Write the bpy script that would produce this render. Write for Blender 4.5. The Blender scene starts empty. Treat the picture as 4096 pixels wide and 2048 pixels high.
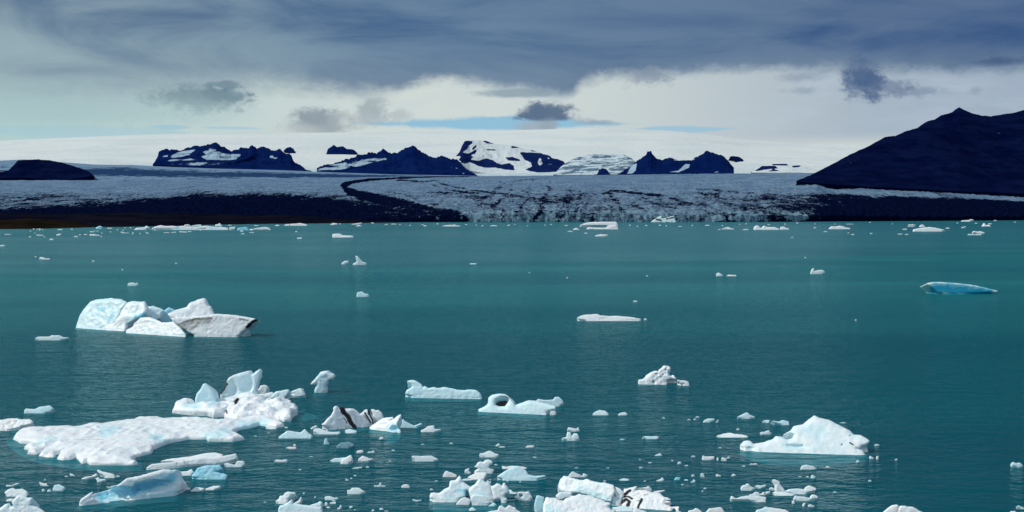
import bpy, math, random
import numpy as np

# ------------------------------------------------------------------ camera, world, sun, exposure
SC = bpy.context.scene
COL = SC.collection
F = 4392.0            # focal length in photo pixels (photo 4096 wide)
HOR = 862.0           # photo row of the horizon
EYE = 30.0            # metres above the lagoon

cam_d = bpy.data.cameras.new('camera')
cam = bpy.data.objects.new('camera', cam_d)
COL.objects.link(cam)
cam.location = (0, 0, EYE)
cam.rotation_euler = (math.radians(90), 0, 0)
cam_d.sensor_width = 36.0
cam_d.lens = 36.0 * F / 4096.0
cam_d.shift_y = -(1024.0 - HOR) / 4096.0
cam_d.clip_start = 0.5
cam_d.clip_end = 120000.0
SC.camera = cam

SUN_DIR = np.array([-0.74, -0.08, 0.70])       # from the scene towards the sun
SUN_DIR = SUN_DIR / np.linalg.norm(SUN_DIR)
SUN_EL = math.asin(SUN_DIR[2])
SUN_AZ = math.atan2(SUN_DIR[0], SUN_DIR[1])   # clockwise from +Y
sun_d = bpy.data.lights.new('sun', 'SUN')
sun_d.energy = 2.8
sun_d.angle = math.radians(0.6)
sun_d.color = (1.0, 0.955, 0.89)
sun = bpy.data.objects.new('sun', sun_d)
COL.objects.link(sun)
sun.rotation_euler = (math.radians(90) - SUN_EL, 0, math.pi - SUN_AZ)

SC.view_settings.view_transform = 'Standard'
SC.view_settings.look = 'None'
SC.view_settings.exposure = 0.0
SC.view_settings.gamma = 1.0
SC.view_settings.use_curve_mapping = False
SC.render.engine = 'CYCLES'
SC.cycles.use_denoising = True
SC.cycles.max_bounces = 6
SC.cycles.transparent_max_bounces = 8
SC.cycles.volume_bounces = 0
SC.cycles.caustics_reflective = False
SC.cycles.caustics_refractive = False


class G:
    """small expression helper over a shader node tree"""
    def __init__(self, tree):
        self.t = tree
        tree.nodes.clear()

    def node(self, kind, **kw):
        n = self.t.nodes.new(kind)
        for k, v in kw.items():
            setattr(n, k, v)
        return n

    def put(self, sock, v):
        if isinstance(v, bpy.types.NodeSocket):
            self.t.links.new(v, sock)
        elif v is not None:
            sock.default_value = v

    def m(self, op, a, b=None, c=None, clamp=False):
        n = self.node('ShaderNodeMath', operation=op, use_clamp=clamp)
        self.put(n.inputs[0], a)
        if b is not None: self.put(n.inputs[1], b)
        if c is not None: self.put(n.inputs[2], c)
        return n.outputs[0]

    def add(self, a, b): return self.m('ADD', a, b)
    def sub(self, a, b): return self.m('SUBTRACT', a, b)
    def mul(self, a, b): return self.m('MULTIPLY', a, b)
    def div(self, a, b): return self.m('DIVIDE', a, b)
    def mx(self, a, b): return self.m('MAXIMUM', a, b)
    def mn(self, a, b): return self.m('MINIMUM', a, b)
    def mad(self, a, b, c): return self.m('MULTIPLY_ADD', a, b, c)

    def step(self, v, lo, hi, to0=0.0, to1=1.0):
        n = self.node('ShaderNodeMapRange', interpolation_type='SMOOTHSTEP', clamp=True)
        for i, x in enumerate((v, lo, hi, to0, to1)):
            self.put(n.inputs[i], x)
        return n.outputs[0]

    def lin(self, v, lo, hi, to0=0.0, to1=1.0):
        n = self.node('ShaderNodeMapRange', interpolation_type='LINEAR', clamp=True)
        for i, x in enumerate((v, lo, hi, to0, to1)):
            self.put(n.inputs[i], x)
        return n.outputs[0]

    def mix(self, f, a, b):
        n = self.node('ShaderNodeMix', data_type='RGBA', clamp_factor=True)
        self.put(n.inputs[0], f)
        self.put(n.inputs[6], a if isinstance(a, bpy.types.NodeSocket) else (*a[:3], 1.0))
        self.put(n.inputs[7], b if isinstance(b, bpy.types.NodeSocket) else (*b[:3], 1.0))
        return n.outputs[2]

    def vec(self, x, y, z):
        n = self.node('ShaderNodeCombineXYZ')
        self.put(n.inputs[0], x); self.put(n.inputs[1], y); self.put(n.inputs[2], z)
        return n.outputs[0]

    def xyz(self, v):
        n = self.node('ShaderNodeSeparateXYZ')
        self.put(n.inputs[0], v)
        return n.outputs

    def noise(self, v, scale=1.0, detail=4.0, rough=0.55, dist=0.0):
        n = self.node('ShaderNodeTexNoise')
        self.put(n.inputs['Vector'], v)
        n.inputs['Scale'].default_value = scale
        n.inputs['Detail'].default_value = detail
        n.inputs['Roughness'].default_value = rough
        n.inputs['Distortion'].default_value = dist
        return n.outputs['Fac']

    def attr(self, name):
        n = self.node('ShaderNodeAttribute', attribute_name=name)
        return n

    def pos(self):
        return self.node('ShaderNodeNewGeometry').outputs['Position']

    def bump(self, h, strength, dist):
        n = self.node('ShaderNodeBump')
        n.inputs['Strength'].default_value = strength if not isinstance(strength, bpy.types.NodeSocket) else 1.0
        if isinstance(strength, bpy.types.NodeSocket): self.put(n.inputs['Strength'], strength)
        n.inputs['Distance'].default_value = dist
        self.put(n.inputs['Height'], h)
        return n.outputs[0]


# ---- the sky: a grey stratus deck with a bright gap under it, thin blue windows and loose low clouds
wor = bpy.data.worlds.new('World')
SC.world = wor
wor.use_nodes = True
SKY_S = 0.1


def sk(u, v):
    az = math.atan2(u - 2048.0, F)
    return az, (HOR - v) / F * math.cos(az)


def lin3(r, g, b):
    f = lambda c: (c / 255.0 / 12.92) if c <= 10.3 else ((c / 255.0 + 0.055) / 1.055) ** 2.4
    return (f(r), f(g), f(b))


def build_world():
    g = G(wor.node_tree)
    gen = g.node('ShaderNodeTexCoord').outputs['Generated']
    x, y, z = g.xyz(gen)
    hyp = g.m('SQRT', g.add(g.mul(x, x), g.add(g.mul(y, y), 1e-6)))
    az = g.m('ARCTAN2', x, y)
    t = g.div(z, g.mx(hyp, 0.02))
    tc = g.mx(t, 0.004)
    # plane of the cloud deck
    px = g.div(x, g.mx(z, 0.012)); py = g.div(y, g.mx(z, 0.012))
    deck = g.vec(g.mul(px, 0.42), g.mul(py, 0.8), 3.1)
    n1 = g.noise(deck, 0.55, 5, 0.55, 0.6)
    n2 = g.noise(g.vec(g.mul(px, 0.30), g.mul(py, 0.62), 7.7), 0.75, 6, 0.58, 0.9)
    ang = g.vec(g.mul(az, 9.0), g.mul(t, 26.0), 1.3)
    n3 = g.noise(ang, 1.0, 5, 0.6, 0.25)
    n4 = g.noise(g.vec(g.mul(az, 42.0), g.mul(t, 66.0), 4.3), 1.0, 4, 0.6, 0.4)
    n5 = g.noise(g.vec(g.mul(az, 120.0), g.mul(t, 170.0), 8.8), 1.0, 4, 0.65, 0.8)
    S = lambda c, k=1.0: tuple(v * k / SKY_S for v in c)

    nish = g.node('ShaderNodeTexSky', sky_type='NISHITA', sun_disc=False, sun_elevation=SUN_EL,
                  sun_rotation=SUN_AZ, altitude=50.0, air_density=1.0, dust_density=0.5, ozone_density=1.5)
    # clear air low over the ice cap, seen through the gap
    blue = g.mix(0.55, nish.outputs[0], S(lin3(118, 190, 230)))

    azn = g.lin(az, -0.46, 0.46)
    # bright layer under the deck
    band = g.mix(g.step(azn, 0.45, 0.98), S(lin3(206, 216, 213)), S(lin3(158, 174, 192)))
    band = g.mix(g.step(azn, 0.42, 0.0), band, S(lin3(176, 205, 205)))
    band = g.mix(g.mul(g.step(n3, 0.45, 0.75), 0.45), band, S(lin3(186, 203, 218)))
    low = g.mul(g.step(t, 0.074, 0.055), g.step(azn, 0.62, 0.82))
    band = g.mix(low, band, S(lin3(212, 218, 214)))
    # blue windows (strips just above the ice cap)
    col = band
    def strip(u0, u1, vc, h, amp, soft=0.35, lift=0.0):
        nonlocal col
        a0, _ = sk(u0, vc); a1, _ = sk(u1, vc); _, tt = sk((u0 + u1) / 2, vc)
        aw = (a1 - a0) / 2; ac = (a0 + a1) / 2; th = h / F
        da = g.m('ABSOLUTE', g.div(g.sub(az, ac), aw))
        dt = g.m('ABSOLUTE', g.div(g.add(g.sub(t, tt), g.mul(g.sub(az, ac), -lift)), th))
        d = g.add(g.add(g.m('POWER', da, 2.0), dt), g.mul(g.sub(n3, 0.5), 2.2))
        d = g.add(d, g.mul(g.sub(n4, 0.5), 0.8))
        mask = g.mul(g.step(d, 1.0 + soft, 1.0 - soft), amp)
        col = g.mix(mask, col, blue)
    strip(1480, 2480, 497, 26, 1.0)
    strip(1900, 2300, 482, 20, 1.0)
    strip(2500, 2950, 518, 12, 0.75)
    strip(-100, 800, 530, 24, 0.35)
    strip(600, 760, 508, 8, 0.6)
    strip(800, 1050, 512, 7, 0.5)

    # the deck
    deckc = g.mix(g.step(azn, 0.30, 1.0), S(lin3(80, 113, 147)), S(lin3(48, 76, 126)))
    deckc = g.mix(g.step(azn, 0.46, 0.0), deckc, S(lin3(136, 158, 168)))
    hi = g.mix(0.36, deckc, S(lin3(138, 162, 180)))
    lo = g.mix(0.72, deckc, S(lin3(54, 88, 134)))
    n6 = g.noise(g.vec(g.mul(az, 6.5), g.mul(t, 24.0), 2.2), 1.0, 6, 0.56, 0.7)
    nd = g.mad(n1, 0.4, g.mul(n6, 0.6))
    dk = g.mix(g.step(nd, 0.36, 0.64), lo, hi)
    dk = g.mix(g.mul(g.step(n2, 0.58, 0.36), 0.40), dk, lo)
    dk = g.mix(g.mul(g.step(n3, 0.52, 0.72), 0.30), dk, hi)
    # paler towards its lower edge, palest low on the left
    edge_l = g.mul(g.step(azn, 0.42, 0.02), g.step(t, 0.185, 0.09))
    dk = g.mix(g.mul(edge_l, g.lin(n6, 0.35, 0.65, 0.50, 0.95)), dk, S(lin3(172, 199, 200)))
    dk = g.mix(g.mul(g.step(t, 0.155, 0.115), 0.5), dk, S(lin3(132, 152, 168)))
    # overhead and behind the camera the deck goes on, broken where the sun comes through
    up = g.step(t, 0.35, 1.6)
    dk = g.mix(up, dk, g.mix(g.step(n1, 0.30, 0.66), S(lin3(138, 160, 180)), S(lin3(196, 208, 216))))
    back = g.step(y, 0.35, -0.5)
    dk = g.mix(g.mul(back, g.step(n1, 0.30, 0.62)), dk, S(lin3(176, 192, 206)))
    # lower edge of the deck, in azimuth
    pts = [(-0.55, 0.105), (-0.46, 0.108), (-0.42, 0.100), (-0.30, 0.110), (-0.24, 0.115), (-0.18, 0.113), (-0.11, 0.112), (-0.075, 0.122), (-0.04, 0.123),
           (0.0, 0.118), (0.05, 0.112), (0.065, 0.122), (0.10, 0.127), (0.16, 0.129), (0.22, 0.130), (0.30, 0.128), (0.40, 0.122), (0.55, 0.118)]
    ramp = g.node('ShaderNodeFloatCurve')
    cm = ramp.mapping
    cv = cm.curves[0]
    cv.points[0].location = (0.0, pts[0][1] * 5)
    cv.points[1].location = (1.0, pts[-1][1] * 5)
    for a, tv in pts[1:-1]:
        cv.points.new((a + 0.55) / 1.1, tv * 5)
    cm.update()
    g.put(ramp.inputs['Value'], g.m('DIVIDE', g.add(az, 0.55), 1.1, clamp=True))
    edge = g.div(ramp.outputs[0], 5.0)
    e = g.add(g.sub(t, edge), g.mad(g.sub(n3, 0.5), 0.012, g.mad(g.sub(n5, 0.5), 0.006, g.mul(g.sub(n4, 0.5), 0.014))))
    soft = g.lin(azn, 0.0, 0.40, 0.030, 0.0085)
    dm = g.step(e, g.mul(soft, -1.0), soft)
    dm = g.mx(dm, g.mul(back, 0.9))
    col = g.mix(dm, col, dk)

    # loose low clouds: (u, v, half width, half height, soft, ragged, opacity, colour)
    for u, v, w, h, sft, rag, op, c, flat in [q if len(q) == 9 else q + (0,) for q in [
        (2185, 465, 118, 56, .30, 1.0, .96, (88, 110, 138), 2.6), (2150, 440, 50, 30, .4, 1.2, .8, (92, 114, 140)),
        (2140, 515, 70, 30, .55, 1.1, .75, (160, 170, 180)), (2200, 500, 40, 26, .55, 1.0, .7, (150, 162, 174)),
        (1270, 508, 125, 62, .5, 1.2, .8, (142, 156, 166), 2.2), (1255, 470, 60, 36, .5, 1.2, .7, (140, 154, 166)), (1180, 520, 90, 26, .7, 1.2, .5, (196, 204, 204)),
        (1495, 440, 60, 44, .55, 1.5, .75, (150, 165, 174)), (1600, 462, 38, 26, .6, 1.3, .6, (168, 180, 186)), (1440, 480, 80, 28, .8, 1.2, .4, (180, 192, 196)),
        (780, 392, 190, 50, .5, 1.5, .85, (118, 143, 155)), (900, 380, 90, 28, .4, 1.6, .75, (112, 138, 152)), (905, 342, 62, 18, .35, 1.8, .75, (106, 132, 150)),
        (640, 440, 260, 46, .9, 1.0, .55, (164, 192, 196)), (240, 455, 330, 50, .9, 1.0, .5, (162, 190, 194)), (180, 405, 140, 18, .8, 1.0, .0, (214, 224, 222)),
        (3450, 298, 72, 54, .55, 1.5, .92, (72, 98, 136)), (3420, 345, 44, 40, .6, 2.2, .75, (80, 104, 140)), (3485, 340, 40, 46, .6, 2.0, .8, (76, 100, 138)), (3560, 350, 66, 26, .7, 2.4, .6, (92, 112, 144)), (3660, 370, 85, 18, .7, 2.6, .5, (100, 120, 150)),
        (2600, 310, 75, 26, .6, 2.4, .55, (104, 124, 152)), (3215, 310, 70, 16, .8, 1.8, .5, (122, 138, 162)), (3220, 362, 60, 14, .8, 1.6, .45, (126, 142, 164)),
        (3905, 362, 26, 12, .8, 1.8, .45, (120, 136, 160)), (4000, 245, 90, 16, .8, 1.6, .6, (56, 80, 126)),
        (2075, 372, 165, 18, .4, .8, .8, (134, 156, 170)), (2400, 490, 60, 8, .7, 1.6, .55, (140, 154, 170)), (2330, 485, 46, 12, .8, 1.6, .5, (150, 162, 176)),
    ]]:
        if op <= 0: continue
        a0, t0 = sk(u, v)
        wa = w / F * math.cos(a0) ** 2; th = h / F * math.cos(a0)
        da = g.div(g.sub(az, a0), wa); dt = g.div(g.sub(t, t0), th)
        dt = g.mx(dt, g.mul(dt, -flat)) if flat else dt
        d = g.m('SQRT', g.add(g.mul(da, da), g.mul(dt, dt)))
        d = g.add(d, g.mad(g.sub(n4, 0.5), rag * 1.1, g.mad(g.sub(n5, 0.5), rag * 1.0, g.mul(g.sub(n3, 0.5), rag * 0.7))))
        col = g.mix(g.mul(g.step(d, 1.0 + sft, 1.0 - sft), op), col, S(lin3(*c)))
    # below the horizon: dull
    col = g.mix(g.step(t, -0.002, -0.05), col, S((0.10, 0.16, 0.18)))
    bg = g.node('ShaderNodeBackground')
    bg.inputs['Strength'].default_value = SKY_S
    g.put(bg.inputs['Color'], col)
    out = g.node('ShaderNodeOutputWorld')
    g.t.links.new(bg.outputs[0], out.inputs['Surface'])


build_world()
wor.cycles.sampling_method = 'MANUAL'
wor.cycles.sample_map_resolution = 1024

# ------------------------------------------------------------------ helpers
RNG = np.random.default_rng(11)
LAT = RNG.random((32, 32, 32)).astype(np.float32)


def vnoise(x, y, z):
    """smooth value noise in -1..1"""
    xi = np.floor(x).astype(np.int32); yi = np.floor(y).astype(np.int32); zi = np.floor(z).astype(np.int32)
    fx = x - xi; fy = y - yi; fz = z - zi
    fx = fx * fx * (3 - 2 * fx); fy = fy * fy * (3 - 2 * fy); fz = fz * fz * (3 - 2 * fz)
    xi &= 31; yi &= 31; zi &= 31
    xj = (xi + 1) & 31; yj = (yi + 1) & 31; zj = (zi + 1) & 31
    c00 = LAT[xi, yi, zi] * (1 - fx) + LAT[xj, yi, zi] * fx
    c10 = LAT[xi, yj, zi] * (1 - fx) + LAT[xj, yj, zi] * fx
    c01 = LAT[xi, yi, zj] * (1 - fx) + LAT[xj, yi, zj] * fx
    c11 = LAT[xi, yj, zj] * (1 - fx) + LAT[xj, yj, zj] * fx
    c0 = c00 * (1 - fy) + c10 * fy
    c1 = c01 * (1 - fy) + c11 * fy
    return (c0 * (1 - fz) + c1 * fz) * 2 - 1


def fbm(x, y, z, oct=4, gain=0.5):
    s = 0; a = 1.0; k = 1.0; tot = 0
    for i in range(oct):
        s = s + a * vnoise(x * k + 7.3 * i, y * k + 3.1 * i, z * k + 11.7 * i)
        tot += a; a *= gain; k *= 2.03
    return s / tot


def P(s):
    return np.array([[float(c) for c in q.split(',')] for q in s.split()], dtype=np.float64)


FR = {'A': (0, 1400, .50466), 'B': (1100, 1400, .50466), 'C': (2000, 1600, .38820), 'D': (2700, 1500, .54193), 'G': (1300, 800, .54348),
      'H': (2700, 800, .54193), 'I': (1500, 1400, .34938), 'E': (300, 1180, .29503), 'P': (680, 1470, .21739), 'Q': (0, 1780, .27174),
      'R': (1100, 1880, .23292), 'S': (1680, 1800, .19256), 'T': (2100, 1880, .31056), 'U': (2900, 1640, .25621), 'V': (2880, 1880, .31056),
      'W': (1240, 1600, .17857), 'X': (0, 880, .27174), 'J': (500, 870, .27174), 'K': (2200, 860, .31056), 'L': (3000, 860, .42547),
      'Y': (2540, 1450, .09317), 'M': (1600, 480, .31056), 'N': (560, 560, .28727), 'O': (0, 0, 1.59006), 'Z': (0, 0, 1.0),
      'F': (0, 800, .54348), 'a': (0, 400, .54348), 'b': (1300, 400, .54348), 'c': (2600, 400, .58075)}


def PX(fr, s):
    a = P(s) if isinstance(s, str) else np.asarray(s, dtype=np.float64)
    ox, oy, k = FR[fr]
    return a * k + np.array([ox, oy])


def tag(o, label=None, cat=None, group=None, kind=None):
    if label: o['label'] = label
    if cat: o['category'] = cat
    if group: o['group'] = group
    if kind: o['kind'] = kind
    return o


def mesh_from(name, verts, faces, mat, smooth=True, attrs=None):
    me = bpy.data.meshes.new(name)
    nv = len(verts); nf = len(faces)
    me.vertices.add(nv)
    me.vertices.foreach_set('co', np.ascontiguousarray(verts, dtype=np.float32).ravel())
    faces = np.asarray(faces, dtype=np.int32)
    k = faces.shape[1]
    me.loops.add(nf * k)
    me.loops.foreach_set('vertex_index', faces.ravel())
    me.polygons.add(nf)
    me.polygons.foreach_set('loop_start', np.arange(0, nf * k, k, dtype=np.int32))
    me.update(calc_edges=True)
    me.validate()
    if smooth:
        me.polygons.foreach_set('use_smooth', np.ones(len(me.polygons), dtype=bool))
    for an, av in (attrs or {}).items():
        at = me.attributes.new(an, 'FLOAT', 'POINT')
        at.data.foreach_set('value', np.ascontiguousarray(av, dtype=np.float32))
    if mat: me.materials.append(mat)
    return me


def link(name, me, parent=None):
    o = bpy.data.objects.new(name, me)
    COL.objects.link(o)
    if parent: o.parent = parent
    return o


def grid_faces(nr, nc):
    i = np.arange((nr - 1) * (nc - 1))
    r = i // (nc - 1); c = i % (nc - 1)
    a = r * nc + c
    return np.stack([a, a + 1, a + nc + 1, a + nc], axis=1)


def new_mat(name):
    m = bpy.data.materials.new(name)
    m.use_nodes = True
    return m, G(m.node_tree)


def finish(g, shader):
    out = g.node('ShaderNodeOutputMaterial')
    g.t.links.new(shader, out.inputs['Surface'])


def principled(g, color, rough=0.6, normal=None, spec=0.3):
    b = g.node('ShaderNodeBsdfPrincipled')
    g.put(b.inputs['Base Color'], color if isinstance(color, bpy.types.NodeSocket) else (*color, 1))
    g.put(b.inputs['Roughness'], rough)
    b.inputs['Specular IOR Level'].default_value = spec
    if normal is not None: g.put(b.inputs['Normal'], normal)
    return b


def seg_dist(px, poly):
    """distance of points to a polyline, and position 0..1 along it"""
    best = np.full(len(px), 1e9); along = np.zeros(len(px))
    n = len(poly) - 1
    for i in range(n):
        a = poly[i]; b = poly[i + 1]; d = b - a
        L = max(d @ d, 1e-9)
        tt = np.clip(((px - a) @ d) / L, 0, 1)
        q = a + tt[:, None] * d
        dd = np.hypot(px[:, 0] - q[:, 0], px[:, 1] - q[:, 1])
        m = dd < best
        best[m] = dd[m]; along[m] = (i + tt[m]) / n
    return best, along


def poly_sdf(px, poly):
    """signed distance to a polygon (negative inside)"""
    n = len(poly)
    d = np.full(len(px), 1e18); s = np.ones(len(px), dtype=bool)
    x = px[:, 0]; y = px[:, 1]
    for i in range(n):
        a = poly[i]; b = poly[(i + 1) % n]
        e = b - a
        wx = x - a[0]; wy = y - a[1]
        tt = np.clip((wx * e[0] + wy * e[1]) / max(e @ e, 1e-12), 0, 1)
        dx = wx - e[0] * tt; dy = wy - e[1] * tt
        d = np.minimum(d, dx * dx + dy * dy)
        if a[1] != b[1]:
            c = ((a[1] > y) != (b[1] > y)) & (x < (b[0] - a[0]) * (y - a[1]) / (b[1] - a[1]) + a[0])
            s ^= c
    return np.where(s, 1, -1) * np.sqrt(d)


def sstep(a, b, v):
    t = np.clip((v - a) / (b - a), 0, 1)
    return t * t * (3 - 2 * t)


def unproj(u, v, D):
    """photo pixel at depth D -> world"""
    return np.stack([(u - 2048.0) / F * D, D + 0 * u, EYE + (HOR - v) / F * D], axis=-1)


def proj(w):
    y = np.maximum(w[:, 1], 1.0)
    return np.stack([2048.0 + F * w[:, 0] / y, HOR - F * (w[:, 2] - EYE) / y], axis=1)

# ------------------------------------------------------------------ lagoon, ground
def build_water():
    m, g = new_mat('lagoon_water')
    p = g.pos()
    x, y, z = g.xyz(p)
    # wind-ruffled and calm stretches
    big = g.noise(g.vec(g.mul(x, 0.0035), g.mul(y, 0.0045), 0.5), 1.0, 4, 0.55, 0.4)
    d = g.m('SQRT', g.add(g.mul(x, x), g.mul(y, y)))
    wob = g.noise(g.vec(g.mul(x, 0.0016), g.mul(y, 0.0011), 2.5), 1.0, 3, 0.5, 0.2)
    lim = g.mad(g.sub(wob, 0.5), 420.0, g.mad(x, 0.55, 690.0))
    calm = g.step(g.sub(y, lim), -25.0, 60.0)                    # a calmer stretch beyond about 700 m
    far_ruf = g.step(g.add(g.sub(y, g.mad(x, 1.15, 2350.0)), g.mul(g.sub(wob, 0.5), 900.0)), -120.0, 160.0)
    calm = g.mul(calm, g.sub(1.0, g.mul(far_ruf, 0.8)))
    lee = g.step(y, 190.0, 125.0)                                # sheltered water among the near ice
    ruff = g.lin(big, 0.32, 0.68, 0.75, 1.15)
    ruff = g.mul(ruff, g.sub(1.0, g.mul(calm, 0.42)))
    ruff = g.mul(ruff, g.sub(1.0, g.mul(lee, 0.45)))
    w1 = g.noise(g.vec(g.mul(x, 0.62), g.mul(y, 1.05), 0.0), 1.0, 3, 0.55, 0.5)
    w2 = g.noise(g.vec(g.mul(x, 1.5), g.mul(y, 2.3), 5.0), 1.0, 2, 0.5, 0.3)
    w3 = g.noise(g.vec(g.mul(x, 0.17), g.mul(y, 0.30), 9.0), 1.0, 3, 0.5, 0.4)
    w4 = g.noise(g.vec(g.mul(x, 0.022), g.mul(y, 0.060), 13.0), 1.0, 3, 0.6, 0.4)
    h = g.add(g.mad(w1, 0.46, g.mul(w2, 0.13)), g.mad(w3, 1.0, g.mul(w4, 1.8)))
    nrm = g.bump(h, ruff, 1.35)
    silt = g.noise(g.vec(g.mul(x, 0.0026), g.mul(y, 0.0105), 3.0), 1.0, 4, 0.5, 0.6)
    base = g.mix(g.step(silt, 0.3, 0.7), (0.0005, 0.092, 0.128), (0.0015, 0.122, 0.154))
    # paler, greener base colour out in the middle
    base = g.mix(g.step(d, 130.0, 520.0), base, g.mix(g.step(silt, 0.3, 0.7), (0.004, 0.156, 0.188), (0.019, 0.232, 0.246)))
    dif = g.node('ShaderNodeBsdfDiffuse')
    g.put(dif.inputs['Color'], base)
    tr = g.node('ShaderNodeBsdfTransparent')
    tr.inputs['Color'].default_value = (0.25, 0.80, 0.84, 1)
    m1 = g.node('ShaderNodeMixShader')
    m1.inputs[0].default_value = 0.42
    g.t.links.new(dif.outputs[0], m1.inputs[1]); g.t.links.new(tr.outputs[0], m1.inputs[2])
    gl = g.node('ShaderNodeBsdfGlossy')
    gl.inputs['Roughness'].default_value = 0.17
    gl.inputs['Color'].default_value = (0.80, 0.97, 1, 1)
    g.put(gl.inputs['Normal'], nrm)
    fr = g.node('ShaderNodeFresnel')
    fr.inputs['IOR'].default_value = 1.333
    g.put(fr.inputs['Normal'], nrm)
    m2 = g.node('ShaderNodeMixShader')
    g.put(m2.inputs[0], g.mn(g.mul(g.m('POWER', fr.outputs[0], 1.6), 0.95), 0.40))
    g.t.links.new(m1.outputs[0], m2.inputs[1]); g.t.links.new(gl.outputs[0], m2.inputs[2])
    finish(g, m2.outputs[0])
    xs = np.linspace(-9000, 9000, 37); ys = np.concatenate([np.linspace(-400, 1000, 15), np.linspace(1400, 11000, 25)])
    X, Y = np.meshgrid(xs, ys)
    v = np.stack([X.ravel(), Y.ravel(), 0 * X.ravel()], 1)
    tag(link('water', mesh_from('water', v, grid_faces(len(ys), len(xs)), m)), kind='structure')
    mb, gb = new_mat('lake_bed')
    b = principled(gb, (0.010, 0.105, 0.125), 0.9, None, 0.0)
    finish(gb, b.outputs[0])
    v2 = v.copy(); v2[:, 2] = -3.2
    tag(link('lake_bed', mesh_from('lake_bed', v2, grid_faces(len(ys), len(xs)), mb)), kind='structure')
    # land under and behind everything, to the horizon
    mg, gg = new_mat('ground')
    n = gg.noise(gg.pos(), 0.004, 5)
    finish(gg, principled(gg, gg.mix(n, (0.02, 0.022, 0.026), (0.05, 0.05, 0.05)), 0.9, None, 0.0).outputs[0])
    xs = np.linspace(-50000, 50000, 29); ys = np.linspace(-20000, 60000, 23)
    X, Y = np.meshgrid(xs, ys)
    v = np.stack([X.ravel(), Y.ravel(), 0 * X.ravel() - 6.0], 1)
    tag(link('ground', mesh_from('ground', v, grid_faces(len(ys), len(xs)), mg)), kind='structure')


build_water()


# ------------------------------------------------------------------ the outlet glacier
def interp(u, pts):
    a = np.asarray(pts, dtype=np.float64)
    return np.interp(u, a[:, 0], a[:, 1])


K = 1.59006
O = lambda pts: [(a * K, b * K) for a, b in pts]
GL_TOP = O([(-250, 456), (0, 453), (300, 452), (600, 450), (860, 447), (1000, 444), (1200, 443), (1460, 441), (1700, 438), (1900, 436), (2010, 434),
            (2055, 438), (2080, 456), (2100, 461), (2200, 468), (2350, 476), (2576, 488), (2850, 503)])
GL_WAT = [(-400, 889), (3000, 888), (3500, 885), (4096, 881), (4500, 880)]
GL_CLF = O([(-250, 549), (600, 548), (900, 548), (1160, 540), (1300, 536), (1500, 536), (1700, 540), (1900, 541), (2100, 542), (2300, 545), (2850, 545)])


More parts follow.
